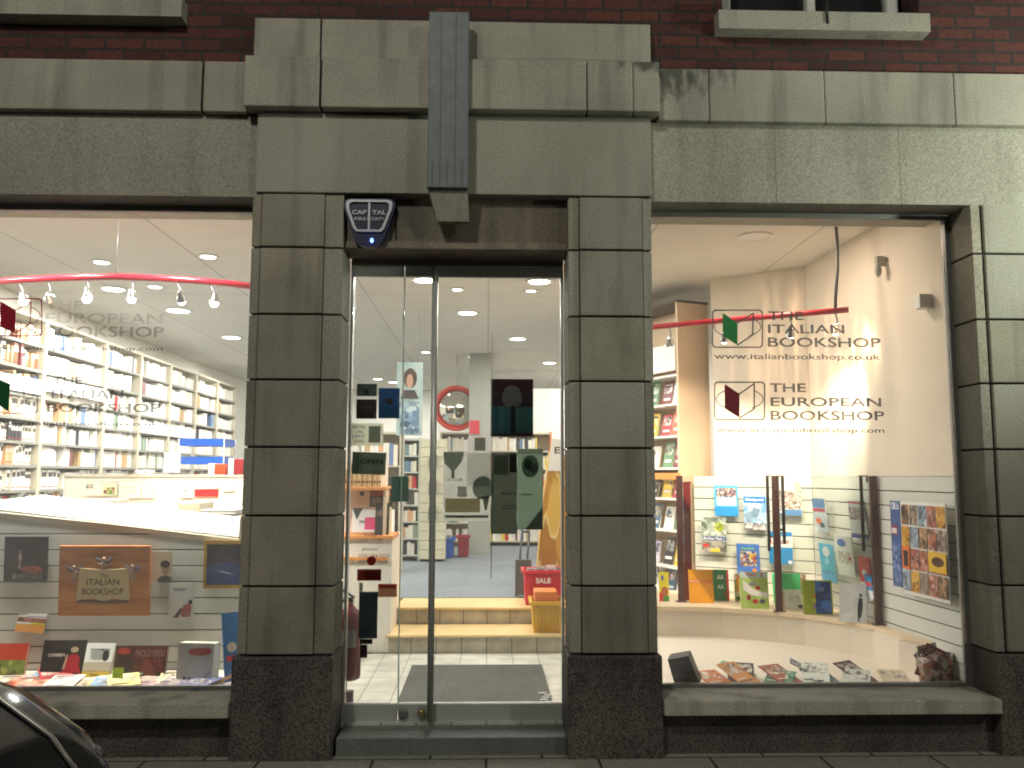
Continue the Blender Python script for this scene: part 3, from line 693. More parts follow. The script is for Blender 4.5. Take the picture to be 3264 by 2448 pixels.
hang((590, 432), (718, 242), 'blue book with a pale sky picture under a blue title band', pic(['#6f7f95', '#9fc4e6', '#e8f2fa', '#7fb4e8'], 16), [('r', 0, .80, 1, 1, '#1f84d6'), ('t', .08, .845, .92, .945, 'Mittelpunkt', '#f4faff'), ('r', .0, .0, 1, .2, pic(['#4a4654', '#8c8894', '#d8d4d8'], 40)), ('r', .05, .04, .35, .12, '#f4e6e6')])
hang((785, 350), (922, 150), 'white book with a grey group photograph over a blue strip', '#eef0ee', [('r', 0, .18, 1, .72, pic(['#e0d8d0', '#6d6664', '#b98a6e', '#f2eeea', '#4a4444'], 55)), ('r', .74, .72, .98, .98, '#e7c9ae'), ('r', 0, 0, 1, .17, '#5c8cc0'), ('e', .14, .1, .06, .04, '#f4f8fa')])
hang((345, 565), (487, 365), 'grey city book with a yellow tree and blue title band', pic(['#d8dedd', '#8fa09a', '#c0c8c0', '#5e6a62'], 26), [('e', .72, .74, .2, .14, pic(['#a8b838', '#6c7c20', '#d4dc70'], 50)), ('r', .05, .35, 1, .46, '#2f4f96'), ('t', .08, .37, .92, .445, 'Berliner Platz 1', '#f6f6f8'), ('r', 0, 0, 1, .33, pic(['#5a5650', '#8f8e88', '#c8b8b0'], 30)), ('e', .16, .2, .13, .05, '#e23a3a'), ('r', .35, .04, .72, .12, '#f0d820')])
hang((548, 690), (678, 520), 'deep blue book with a dark framed picture of figures', '#3f74c8', [('r', .16, .28, .9, .76, pic(['#1c2458', '#e8e0d0', '#2e3a80', '#c04a40', '#d8d04a'], 42)), ('t', .2, .8, .8, .9, 'Aspekte', '#8fd070'), ('e', .78, .14, .1, .07, '#e08a3a')])
hang((735, 630), (872, 448), 'white and blue book behind the middle brown post', '#f2f2f0', [('r', 0, 0, 1, .52, '#1f86cc'), ('r', 0, .86, 1, 1, '#1f86cc'), ('t', .08, .62, .9, .78, 'Unser', '#c43a40'), ('r', .8, .02, .96, .12, '#f0eef0')])
lf = 'leaflet'
def hangr(q0, q1, label, cover, els, yw=None): hang(q0, q1, label, cover, els, prw, RYAW if yw is None else yw, -5, .008)
hangr((1000, 440), (1072, 255), 'narrow pale leaflet with a red and blue top on the side slatwall', pic(['#dfe6ea', '#9fb4c8', '#c8d2d8'], 30), [('r', 0, .72, 1, 1, '#5a86b8'), ('r', 0, .6, 1, .7, '#c03a44'), ('e', .4, .32, .22, .1, '#d8703a'), ('e', .65, .2, .2, .08, '#283a5a')])
hangr((1212, 478), (1310, 268), 'white leaflet with rows of small portraits and a blue foot', '#f4f4f2', [('r', 0, .48, 1, .82, pic(['#e8e4e4', '#8a5a60', '#d0c0bc', '#50485a'], 70)), ('r', 0, 0, 1, .12, '#3f62b0'), ('r', 0, .92, 1, .97, '#d84050')])
hangr((1042, 725), (1125, 525), 'tall turquoise leaflet with a white figure at its top', '#44b6dc', [('r', 0, .0, 1, .3, '#3f9ccc'), ('e', .5, .8, .24, .14, '#e8f0f0'), ('e', .5, .55, .16, .1, '#8fd8f0')])
hangr((1135, 690), (1235, 478), 'white leaflet with a blue globe and faint green drawings', '#f2f4ee', [('e', .4, .82, .26, .1, '#4a78c8'), ('r', .1, .3, .9, .6, pic(['#f2f4ee', '#9cc0a8', '#c8a890', '#f6f6f0'], 40)), ('e', .8, .45, .08, .05, '#c02838')])
hangr((1268, 770), (1335, 600), 'red and white leaflet beside the right brown post', '#e23a42', [('e', .4, .5, .2, .1, '#f4e6e6'), ('e', .6, .25, .14, .08, '#f4dada'), ('r', 0, 0, 1, .2, '#f4f2f2')])
hangr((1300, 830), (1340, 700), 'small blue leaflet just above the white standing book', '#2f92d8', [('r', 0, 0, 1, .35, '#e8eef0'), ('r', .1, .5, .9, .7, '#d84a50')])
# standing books on the curved ledge
GS = 'books standing on the curved ledge'
def stand(x0, x1, yb, yt, label, cover, els, t=.018, yw=None, tilt=9, dz=0, lift=0.):
    a = atz(*w7(x0, yb), SH+.002+lift); Y = a.y; c = at(*w7(x1, yb), Y); h = at(*w7(x0, yt), Y+.03).z-SH
    yw = BYAW*.35 if yw is None else yw
    book('book', label, a, abs(c.x-a.x)/max(.5, math.cos(R_(yw))), h/math.cos(R_(tilt)), t, cover, els, yw, tilt, group=GS)
stand(95, 150, 850, 682, 'yellow picture book at the left pillar with a small figure', '#f0e040', [('r', 0, .0, .8, .3, '#d8444a'), ('e', .55, .34, .35, .16, '#b8704a'), ('r', .4, 0, 1, .18, '#4f9a48'), ('e', .35, .8, .12, .1, '#3a70c0')], yw=-8)
stand(272, 412, 860, 668, 'plain orange book with an orange title bar', '#f6a81e', [('r', 0, .58, 1, .70, '#f08a3a'), ('t', .04, .61, .48, .68, 'Magnet', '#fbe6c8')], yw=-2)
stand(405, 500, 846, 668, 'green book with a red edge peeping out behind the orange one', '#1f7a4a', [('r', .86, 0, 1, .97, '#e0404c'), ('t', .3, .68, .72, .84, 'AA', '#f2f4f2'), ('t', .3, .38, .7, .52, 'AA', '#f2f4f2'), ('e', .8, .22, .12, .08, '#8a4a30')], yw=-6)
stand(535, 600, 850, 692, 'picture book with orange flowers behind the green activity book', pic(['#f2efe4', '#e8943a', '#7fae50', '#f6f2ea'], 28), [('e', .5, .7, .34, .2, pic(['#f0a040', '#d86a20', '#f4d080'], 40)), ('e', .5, .9, .3, .08, '#e07060'), ('r', .1, .04, 1, .16, '#4a6a3a')], yw=-6)
stand(572, 730, 892, 680, 'pale green children book with a red title and white path', pic(['#a8c860', '#c0d880', '#8fb048'], 9), [('r', 0, .84, 1, 1, '#c8e0e0'), ('t', .18, .87, .58, .97, 'Timi', '#d83a4a'), ('t', .72, .87, .84, .97, '2', '#d83a4a'), ('p', [(.1, .78), (.45, .52), (.95, .42), (.95, .30), (.4, .36), (.1, .5)], '#f4f4f0'), ('e', .62, .56, .1, .05, '#d02838'), ('e', .5, .2, .1, .06, '#c83040'), ('e', .28, .3, .08, .07, '#9a3a3a'), ('e', .75, .2, .1, .06, '#4a5a6a'), ('e', .42, .66, .12, .05, '#8a9098')], yw=-5, t=.03)
stand(760, 835, 860, 690, 'emerald green book almost hidden by the middle brown post', '#3fc87a', [], yw=-8)
stand(805, 950, 895, 690, 'mint green and white book with a face at its right edge', '#eef0ea', [('r', 0, .55, .78, 1, '#58dc8c'), ('r', .78, .4, 1, .98, pic(['#c8a890', '#7a5a48', '#e0ccb8'], 26)), ('e', .5, .26, .22, .16, pic(['#e4ece0', '#b8ccb0', '#f4f6f0'], 30)), ('e', .72, .08, .1, .05, '#3a3a34'), ('r', 0, 0, .12, .5, '#d8b8a0')], yw=-8)
stand(935, 1090, 925, 728, 'olive green book with a dark blue square cover picture', '#94a628', [('r', .42, .03, .95, .96, pic(['#22366e', '#2f5aa8', '#182448', '#3a72c4'], 12)), ('r', .5, .68, .72, .80, '#6f88b4'), ('r', .34, .5, .42, .6, '#e08a3a'), ('r', .3, .36, .42, .45, '#d8d04a'), ('r', .34, .18, .42, .28, '#a070c0')], yw=-14, t=.045)
stand(1140, 1265, 965, 745, 'white book with a lone black walking figure', pic(['#dfe2e2', '#c4c8c8', '#eceeee'], 6), [('p', [(.66, .2), (.78, .1), (.86, .4), (.84, .62), (.72, .64), (.66, .44)], '#23262a'), ('e', .78, .70, .05, .045, '#23262a'), ('p', [(.66, .22), (.74, .22), (.72, .02), (.68, .02)], '#23262a')], yw=-32, t=.03, tilt=14)
# poster of small photographs on the side slatwall
a = prw(*w7(1492, 268)); pc = [prw(*w7(*q)) for q in ((1515, 800), (1885, 900), (1845, 305), (1492, 268))]
zb_, zt_ = pc[0].z, a.z; e0 = pc[3]; Lw = (e0.y-.34)/abs(math.sin(R_(RYAW)))
phs = [['#5a4030', '#c09a78', '#2c2a2e', '#8a6a50'], ['#4a6a8a', '#c8d4dc', '#2f4660', '#93a8b8'], ['#b8782a', '#e8c060', '#6a4820', '#d8a040'], ['#6a5a50', '#a8998c', '#3a3030', '#c4b4a4'], ['#7a3a34', '#d8a898', '#4a2a2a', '#c06a50']]
els = [('r', .0, .0, 1, 1, '#e8e8e2')]
for r in range(4):
    for c in range(5): els.append(('r', .015+c*.197, 1-.235*(r+1)-.02, .015+c*.197+.182, 1-.235*r-.035, pic(phs[(r*2+c*3+r*c) % 5], 22+r+c)))
els += [('r', .03, .27, .2, .52, '#e0783a'), ('r', .06, .30, .17, .47, '#3a2c2a'), ('r', .62, .29, .99, .5, '#e0b440'), ('e', .82, .40, .13, .05, '#4a3420')]
book('photo_poster', 'large poster with a grid of small photographs on the side slatwall', (e0.x, e0.y, zb_), Lw, zt_-zb_, .005, '#e8e8e2', els, RYAW, 0, cat='poster')
s0 = prw(*w7(1432, 265)); s1 = prw(*w7(1492, 265)); Ls = math.hypot(s1.x-s0.x, s1.y-s0.y)*.93
book('poster_strip', 'narrow blue poster strip left of the photo grid poster', (s0.x, s0.y, zb_+.03), Ls, zt_-zb_-.03, .004, '#3f5c94', [('r', .1, .9, .9, .98, pic(['#3f5c94', '#c8d0e0', '#e8ecf4'], 60)), ('r', .1, .6, .7, .72, '#8a3a50'), ('r', .1, .62, .6, .68, '#e0d0d0'), ('r', .1, .05, .9, .5, pic(['#3f5c94', '#7f98c8', '#2a4070'], 40))], RYAW, 0, cat='poster')
# sensors on the wall
p = prw(2720, 900); 
c1 = atz(1898*K, 565*K, 3.1)
CMz = prw(1898*K, 575*K)
t = thing('ceiling_sensor', 'small grey sensor fixed high on the right window side wall', 'sensor', tuple(CMz))
b = MB(); b.box(CMz.x-.02, CMz.x+.04, CMz.y-.02, CMz.y+.02, CMz.z, CMz.z+.07, M((.35, .34, .3), .5), bev=.006); b.build('bracket', t)
b = MB(); b.ell((CMz.x-.01, CMz.y-.01, CMz.z-.03), .025, .025, .05, M((.4, .39, .35), .4)); b.build('housing', t)
CMz = prw(1990*K, 652*K); b = MB(); b.box(CMz.x-.03, CMz.x+.05, CMz.y-.04, CMz.y+.04, CMz.z-.045, CMz.z+.045, WHITE, bev=.008); tag(b.build('wall_box', loc=tuple(CMz)), 'small white box on the right window side wall below the sensor', 'switch box')
# black display easel, leaflets and a bag of magazines on the display floor
pe = atz(1455*K, 1496*K, DF)
A_ = [at(*k(u, v), pe.y) for u, v in ((1462, 1500), (1442, 1425), (1487, 1417), (1512, 1478), (1545, 1494), (1545, 1501))]
EA = thing('display_easel', 'black slanted display easel on the right window floor by the pillar', 'easel', tuple(pe))
b = MB(); b.prism([Vector((p.x, pe.y, max(p.z, DF+.004))) for p in A_[:4]], (.05, .16, .0), M((.03, .026, .028), .5)); b.build('back_plate', EA)
b = MB(); b.box(A_[0].x, A_[4].x, pe.y-.02, pe.y+.16, DF+.001, DF+.018, M((.03, .026, .028), .5), bev=.004); b.build('foot', EA)
GL = 'leaflets scattered on the right window floor'
lv = [(1560, 1489, 20, '#c86a30', 'orange leaflet lying left among the window floor leaflets'), (1590, 1476, -15, '#2a2a38', 'dark leaflet lying behind the orange one on the window floor'), (1625, 1490, 35, '#d8904a', 'tan leaflet lying beside the orange one on the window floor'), (1665, 1486, -30, '#4a8a70', 'green leaflet on the window floor'), (1710, 1490, 25, '#a8503a', 'brick red leaflet on the window floor'), (1750, 1480, -20, '#dfe8e0', 'white leaflet on the window floor'), (1785, 1485, 10, '#6a8a90', 'teal grey leaflet on the window floor'), (1835, 1492, -25, '#c8d0c8', 'pale grey leaflet on the window floor'), (1880, 1488, 30, '#5a3a3c', 'dark maroon leaflet with a red pen line on the window floor'), (1930, 1490, -12, '#d8c8b0', 'beige leaflet on the window floor near the bag'), (1640, 1473, 60, '#7fa890', 'sage green leaflet at the back of the window floor'), (1800, 1475, 70, '#8a9ab0', 'blue grey leaflet at the back of the window floor')]
for i, (u, v, a, c, l_) in enumerate(lv):
    p = atz(u*K, v*K, DF); w, h = .16, .22
    T = Matrix.Translation((p.x-.05, p.y, DF+.012+.004*(i % 5))) @ Matrix.Rotation(R_(a), 4, 'Z') @ Matrix.Rotation(R_(-78+6*(i % 3)), 4, 'X')
    b = MB(); b.box(0, w, 0, .004, 0, h, mt(c)); elems(b, w, h, [('r', .08, .5, .92, .92, pic([c, '#e8e4da', '#40383a', c], 30+i)), ('r', .1, .15, .8, .2, '#3a3636'), ('r', .1, .26, .6, .3, '#e4e0d8')])
    o = b.build('leaflet', T=T); del_ = o.pop('o', None) if hasattr(o, 'pop') else None; tag(o, l_, 'leaflet', GL)
pg = atz(2040*K, 1490*K, DF)
BG = thing('magazine_bag', 'bulging patterned bag of papers in the right corner of the right window', 'bag', (pg.x, pg.y+.06, DF))
bx0, bx1 = at(*k(1995, 1480), pg.y).x, at(*k(2072, 1480), pg.y).x; bz = at(*k(2030, 1425), pg.y).z
b = MB(); m_ = pic(['#7a3c34', '#d0b8a4', '#384038', '#b06048', '#e0d8cc', '#2c2420'], 22); cxm = (bx0+bx1)/2; hw = (bx1-bx0)/2
b.lathe((0, 0, 0), [(hw*.82, .0), (hw*.9, .03), (hw*.97, .12), (hw, .2), (hw*.93, bz-DF)], m_, 20)
for v in b.bm.verts: v.co = Vector((v.co.x+cxm, v.co.y*.55+pg.y+.06, v.co.z+DF+.001)) + Vector((random.uniform(-.008, .008), random.uniform(-.008, .008), 0))
b.build('sack', BG)
for i, (dx, c, a) in enumerate(((-.07, '#8a4440', 25), (.0, '#d8d4c8', -12), (.05, '#3f74a0', -35))):
    T = Matrix.Translation((dx-.02, 0.01*i, bz-DF-.12)) @ Matrix.Rotation(R_(a), 4, 'Y'); b = MB(); b.box(-.06, .06, 0, .006, 0, .2, mt(c)); elems(b, .12, .2, [('r', -.4, .5, .4, .9, pic([c, '#e8e4da', '#504040'], 40))]); b.build('magazine', BG, T=T)
# bookcase behind, seen past the left end of the ledge
A0 = Vector((1.75, 2.96, 0)); D0 = Vector((-.40, .92, 0)).normalized(); N0 = Vector((D0.y, -D0.x, 0))
def oblq(b, s0, s1, t0, t1, z0, z1, m, bev=0.):
    b.hexa([A0+D0*s+N0*t+Vector((0, 0, z)) for z in (z0, z1) for s in (s0, s1) for t in (t0, t1)], m, bev)
ZS = [.42, .68, 1.01, 1.30, 1.58, 1.875, 2.17, 2.44]
BC = thing('bookcase', 'tall pale bookcase seen edge on at the left end of the right window', 'bookcase', (A0.x, A0.y, FZ))
PEACH = M((.74, .56, .38), .6, var=.08, scale=3)
b = MB(); oblq(b, 0, .03, -.01, .34, FZ, 3.10, PEACH); b.build('side_panel', BC)
b = MB(); oblq(b, 1.4, 1.43, 0, .3, FZ, 3.10, PEACH); b.build('side_panel', BC)
b = MB(); oblq(b, .03, 1.4, .29, .31, FZ, 3.10, PEACH); b.build('back_panel', BC)
for z in ZS: b = MB(); oblq(b, .032, 1.398, .0, .288, z-.02, z, WHITE); b.build('shelf', BC)
b = MB(); oblq(b, .032, 1.398, -.02, .0, 2.47, 2.72, WHITE); b.build('header_panel', BC)
b = MB(); oblq(b, -.004, 1.434, -.016, .344, 3.101, 3.125, M((.08, .06, .05), .6)); b.build('top_panel', BC)
b = MB(); oblq(b, .0, 1.4, -.03, -.0, 1.47, 1.53, ORANGE); b.build('edge_trim', BC)
cols = ['#e8e4dc', '#b83a48', '#d8dce0', '#4a6a8a', '#e0c040', '#7a2a34', '#f2f0ea', '#3a3438', '#5a8a60', '#d86a50', '#c8c4d8']
DEEP = math.degrees(math.atan2(-D0.y, -D0.x))
nm = ('lowest', 'second', 'third', 'fourth', 'fifth', 'sixth', 'seventh')
for zi, z in enumerate(ZS[:-1]):
    for j in range(5):
        c = cols[(zi*4+j*3) % len(cols)]; s = .05+.2*j+.02*(zi % 2)
        p = A0+D0*(s+.15)+N0*(.06+.02*(j % 2))+Vector((0, 0, z+.001))
        book('book', f'face out book on the {nm[zi]} shelf of the tall edge on bookcase', p, .15, .21+.02*((zi+j) % 3), .02, c, [('r', .1, .5, .9, .9, pic([c, '#e8e4da', '#403838', cols[(j+zi) % 11]], 30)), ('r', .15, .2, .85, .3, '#f0ece4')], DEEP, 12, group=f'face out books on the {nm[zi]} shelf of the edge on bookcase')

# ================================================================== LEFT WINDOW DISPLAY
w3 = lambda x, y: (x/2.079, 1650+y/2.079)
w2 = lambda x, y: (x*.3617, 1200+y*.3617)
w1 = lambda x, y: (x*.3617, 600+y*.3617)
w5 = lambda x, y: (1000+x/2.458, 1100+y/2.458)
LZ, LY = .28, .85
b = MB(); b.box(-4.62, -1.345, .30, .84, .05, LZ, CREAM); struct('display_floor', b)
b = MB(); b.box(-4.62, -1.34, .88, 3.235, .05, FZ, CARPET); struct('counter_floor', b)
b = MB(); b.box(-1.36, -1.335, .50, 2.2, .05, 1.05, OFFW); struct('partition_wall', b)
sl0, sl1 = at(*k(0, 1101), LY), at(*k(515, 1160), LY)
b = MB(); z = 1.62
while z > LZ+.02:
    b.box(-4.6, -1.365, LY, LY+.014, max(LZ+.002, z-.092), z, SLATL, bev=.0015); z -= .1
b.box(-4.6, -1.365, LY+.0145, LY+.028, LZ+.002, 1.61, GROOVE)
nrm = Vector((-(sl1.z-sl0.z), 0, sl1.x-sl0.x)).normalized()
bmesh.ops.bisect_plane(b.bm, geom=b.bm.verts[:]+b.bm.edges[:]+b.bm.faces[:], plane_co=sl0, plane_no=nrm, clear_outer=True)
tag(b.build('slatwall_panel', loc=(-1.365, LY, LZ)), 'grey grooved slatwall behind the books of the left window', 'slatwall')
CT = thing('shop_counter', 'pale wood shop counter rising to the left behind the left window slatwall', 'counter', (-1.4, LY, FZ))
lo = [at(*k(*q), LY-.01) for q in ((-40, 1105), (0, 1107), (260, 1134), (515, 1165))]
hi = [at(*k(*q), LY+.42) for q in ((-40, 1085), (92, 1069), (248, 1088), (518, 1117))]
b = MB(); ap = M((.76, .70, .58), .5, var=.08, scale=3)
for i in range(3):
    P = [lo[i], lo[i+1], hi[i], hi[i+1]]; dn = Vector((0, .01, -.035)); b.hexa([p+dn for p in P]+P, ap)
b.build('front_apron', CT)
cb = 1.95
f0, f1, f2 = hi[1]+Vector((0, .002, 0)), hi[2]+Vector((0, .002, 0)), hi[3]+Vector((0, .002, 0))
g0, g2 = at(*k(120, 1086), cb), at(*k(530, 1092), cb)
b = MB(); b.face([f0-Vector((0, 0, .002)), f1-Vector((0, 0, .002)), f2-Vector((0, 0, .002)), g2, g0], PINE); b.face([p-Vector((0, 0, .03)) for p in (g0, g2, f2, f1, f0)], PINE); b.build('counter_top', CT)
q0, q1 = at(*k(95, 1034), cb), at(*k(545, 1031), cb)
b = MB(); b.box(q0.x+.15, q1.x, cb, cb+.03, FZ, q1.z, OFFW, bev=.004); b.box(q0.x+.15, q1.x, cb-.01, cb+.06, q1.z, q1.z+.02, M((.6, .58, .5), .5)); b.build('back_screen', CT)
b = MB(); b.box(f0.x+.2, f2.x-.3, LY+.46, cb-.01, FZ, 1.05, OFFW); b.build('carcass', CT)
GP = 'papers pinned to the counter screen'
for x0, y0, x1, y1, c, l_ in ((740, 935, 890, 1050, '#f2efe4', 'white sheet with a small dark photo pinned left on the counter screen'), (890, 945, 1030, 1050, '#e4ecd0', 'pale green sheet with photos pinned on the counter screen'), (1045, 935, 1235, 1070, '#eef4f0', 'large white sheet pinned in the middle of the counter screen'), (1245, 940, 1350, 1070, '#f6f4ee', 'narrow white sheet pinned beside the large sheet on the counter screen'), (1585, 930, 1700, 1070, '#f4f2ea', 'white sheet marked with a letter A on the counter screen'), (1715, 995, 1920, 1058, '#e8262e', 'bright red card pinned on the counter screen'), (1780, 925, 1925, 990, '#e6eae6', 'white card pinned just above the red card'), (1960, 925, 2065, 1010, '#ecece6', 'white card pinned nearest the left pillar')):
    a, w, h = span(lambda u, v: at(u, v, cb-.014), w2(x0, y1), w2(x1, y0))
    els = [('r', .1, .55, .5, .9, pic(['#3a3a38', '#8a8478', '#c8c0b0'], 30))] if x0 == 740 else ([('r', .15, .1, .85, .7, pic(['#4f8a50', '#e0c060', '#d8d8c8', '#7a4a3a'], 30))] if x0 == 890 else ([('t', .3, .3, .55, .6, 'A', '#3a3a3a')] if x0 == 1585 else [('r', .12, .7-.2*i, .8, .74-.2*i, '#9aa09c') for i in range(3) if c != '#e8262e']))
    book('pinned_paper', l_, a, w, h, .003, c, els, cat='paper', group=GP)
# things on and behind the counter
def pile(name, x0, y0, x1, y1, Y, dep, c, label, cat, n=1, els=()):
    a, w, h = span(lambda u, v: at(u, v, Y), w2(x0, y1), w2(x1, y0))
    b = MB()
    for i in range(n): b.box(a.x+.004*((i*3) % 4), a.x+w-.004*((i*5) % 3), Y+.003*(i % 3), Y+dep, a.z+h*i/n, a.z+h*(i+.93)/n, mt(c if i % 2 == 0 else '#d8d8d0'), bev=.001)
    return tag(b.build(name, loc=tuple(a)), label, cat)
pile('leaflet_stack', 690, 1085, 1005, 1135, 1.33, .25, '#cfe0e8', 'fanned stack of pale leaflets on the counter left of the grey box', 'leaflet stack', 4)
pile('grey_box', 1560, 1110, 1760, 1195, 1.32, .3, '#a8a698', 'flat grey box on the counter near the left pillar', 'box', 1)
pile('magazine_stack', 1760, 1175, 2080, 1215, 1.3, .25, '#b8bcd0', 'low stack of magazines on the counter end beside the grey box', 'magazine stack', 4)
def tray(x0, x1, yt, yb, Y, label):
    t0 = at(*w2(x0, yb), Y); t1 = at(*w2(x1, yt), Y)
    b = MB(); m_ = M((.02, .13, .62), .35); b.box(t0.x, t1.x, Y, Y+.012, t0.z, t1.z, m_); b.box(t0.x, t1.x, Y+.012, Y+.3, t0.z, t0.z+.008, m_); b.box(t0.x, t0.x+.01, Y+.012, Y+.3, t0.z+.008, t1.z, m_); b.box(t1.x-.01, t1.x, Y+.012, Y+.3, t0.z+.008, t1.z, m_)
    return tag(b.build('letter_tray', loc=tuple(t0)), label, 'tray', 'blue trays behind the counter')
tray(1575, 1980, 548, 610, 2.5, 'upper blue tray on wire legs behind the counter'); tray(1575, 1975, 708, 772, 2.5, 'lower blue tray under the other behind the counter')
tl_ = at(*w2(1575, 870), 2.5); tr_ = at(*w2(1975, 550), 2.5)
b = MB()
for x in (tl_.x-.006, tr_.x+.006): 
    for y in (2.49, 2.81): b.tube([(x, y, FZ), (x, y, tr_.z)], .005, STEEL, 6)
b.box(tl_.x-.006, tr_.x+.006, 2.48, 2.82, tl_.z-.06, tl_.z-.04, STEEL); tag(b.build('tray_stand', loc=(tl_.x, 2.5, FZ)), 'thin wire stand holding the two blue trays behind the counter', 'stand')
a, w, h = span(lambda u, v: at(u, v, 2.35), w2(1435, 850), w2(1580, 672))
SC = thing('till_screen', 'pale blue lit till screen on the counter beside the blue trays', 'screen', (a.x, 2.35, a.z))
b = MB(); b.box(a.x, a.x+w, 2.35, 2.38, a.z, a.z+h, M((.7, .72, .74), .4), bev=.005); b.build('casing', SC)
b = MB(); b.box(a.x+.01, a.x+w-.01, 2.344, 2.349, a.z+.015, a.z+h-.01, emis((.55, .75, 1), 1.3)); b.build('display', SC)
b = MB(); b.box(a.x+w*.4, a.x+w*.6, 2.385, 2.40, a.z-.25, a.z+.1, DSTEEL); b.box(a.x, a.x+w, 2.36, 2.5, a.z-.26, a.z-.245, DSTEEL); b.build('stand', SC)
for x0, y0, x1, y1, c, l_, n_ in ((1835, 765, 1985, 865, '#d84a2a', 'orange red box file on the counter screen edge', 'box_file'), (2010, 720, 2140, 865, '#8a1f26', 'dark red box file beside the left pillar on the counter', 'box_file'), (1180, 835, 1350, 872, '#e8e4e0', 'white telephone lying on the counter screen edge', 'telephone')):
    a, w, h = span(lambda u, v: at(u, v, cb+.07), w2(x0, y1), w2(x1, y0)); b = MB()
    if n_ == 'telephone': b.ell((a.x+w*.3, cb+.12, a.z+h*.4), w*.3, .05, h*.45, mt(c)); b.ell((a.x+w*.72, cb+.12, a.z+h*.35), w*.28, .05, h*.4, mt(c)); b.tube([(a.x, cb+.10, a.z+h*.8), (a.x+w*.5, cb+.10, a.z+h*.95), (a.x+w, cb+.10, a.z+h*.8)], .012, mt(c), 8)
    else:
        b.box(a.x, a.x+w*.35, cb+.07, cb+.3, a.z, a.z+h, mt('#e8e6e0')); b.box(a.x+w*.37, a.x+w, cb+.07, cb+.3, a.z, a.z+h*.94, mt(c), bev=.003)
    tag(b.build(n_, loc=tuple(a)), l_, n_.replace('_', ' '))

# ------------------------------------------------------------------ hung and standing display pieces
pL = lambda u, v: at(u, v, LY-.02)
def hangL(q0, q1, label, cover, els, t=.012, tilt=-3, name='book', cat='book', roll_=0, grp=None):
    a, w, h = span(pL, w3(*q0), w3(*q1)); return book(name, label, a, w, h, t, cover, els, 0, tilt, roll_, cat=cat, group=grp)
hangL((22, 420), (308, 126), 'dark night picture with a pale fountain hung at the far left', pic(['#16161c', '#241c22', '#101a1a', '#2c2026'], 10), [('r', .34, .28, .40, .70, pic(['#8a7a80', '#5a4a52', '#b0a4a8'], 30)), ('e', .66, .26, .26, .09, pic(['#7a3a30', '#a85a48', '#4a2a24'], 24)), ('r', .2, .04, .9, .16, pic(['#5a5a56', '#34342f', '#7a7a74'], 24))], name='picture', cat='picture')
# the wooden shop sign: board, open book, three little winged figures
sa, sw, sh = span(pL, w3(398, 648), w3(1000, 180))
SG = thing('shop_sign', 'brown wooden sign with an open book and three winged figures', 'sign', tuple(sa))
TS = Matrix.Translation((0, -.03, 0)) @ Matrix.Rotation(R_(4), 4, 'X')
b = MB(); b.box(0, sw, 0, .022, 0, sh, pic(['#b4743c', '#c4854a', '#bc7d44', '#a86a36'], 5, stretch=(1, 1, 4)), bev=.004)
b.build('board', SG, T=TS)
sx = lambda x: (x-398)/602*sw; sz = lambda y: (648-y)/468*sh
b = MB(); CRM = M((.60, .50, .28), .6, var=.1)
Lp = [(sx(545), sz(328)), (sx(690), sz(338)), (sx(700), sz(545)), (sx(640), sz(528)), (sx(522), sz(540))]
Rp = [(sx(692), sz(338)), (sx(862), sz(330)), (sx(868), sz(540)), (sx(770), sz(528)), (sx(702), sz(545))]
for P in (Lp, Rp): b.prism([(x, -.018, z) for x, z in P], (0, .017, 0), CRM)
b.prism([(sx(530), -.012, sz(545)), (sx(700), -.012, sz(552)), (sx(865), -.012, sz(545)), (sx(865), -.012, sz(556)), (sx(700), -.012, sz(568)), (sx(530), -.012, sz(556))], (0, .011, 0), M((.12, .07, .04), .7))
b.build('open_book_relief', SG, T=TS)
INK = M((.05, .035, .025), .6); b = MB(); f = lambda x, z: (x, -.0186, z)
b.text('The', f, sx(682), sz(390), sx(735), sz(360), INK); b.text('ITALIAN', f, sx(592), sz(438), sx(806), sz(398), INK, .01); b.text('BOOKSHOP', f, sx(565), sz(502), sx(835), sz(460), INK, .01)
b.build('lettering', SG, T=TS)
SKN = M((.30, .19, .13), .7, var=.4, scale=40); WNG = M((.10, .075, .10), .7, var=.5, scale=40)
for cx_, cy_, s_ in ((505, 350, 1), (700, 295, -1), (890, 345, -1)):
    b = MB(); X, Z = sx(cx_), sz(cy_); q = sw/600
    b.ell((X, -.012, Z+26*q), 15*q, .010, 17*q, SKN); b.ell((X+4*s_*q, -.010, Z-14*q), 20*q, .010, 30*q, SKN); b.ell((X+24*s_*q, -.009, Z-4*q), 22*q, .007, 8*q, SKN); b.ell((X-4*q, -.008, Z-52*q), 9*q, .007, 26*q, SKN); b.ell((X+14*q, -.008, Z-48*q), 9*q, .007, 24*q, SKN)
    for w_ in (-1, 1): b.ell((0, -.006, 0), 30*q, .006, 13*q, WNG, Matrix.Translation((X+w_*32*q, 0, Z+16*q)) @ Matrix.Rotation(R_(-w_*38), 4, 'Y'))
    b.build('winged_figure', SG, T=TS)
GW = 'books hung on the left window slatwall'
hangL((1000, 428), (1135, 222), 'cream book with a drawn portrait of a dark haired man', '#cdbfa4', [('e', .72, .42, .2, .2, '#b89a78'), ('e', .68, .58, .24, .12, '#2c2622'), ('p', [(.3, 0), (1, 0), (1, .16), (.8, .22), (.55, .2), (.36, .14)], '#4a4a48'), ('e', .64, .44, .03, .02, '#2c2622'), ('e', .8, .44, .03, .02, '#2c2622'), ('r', .66, .30, .8, .325, '#7a4a3a')], grp=GW)
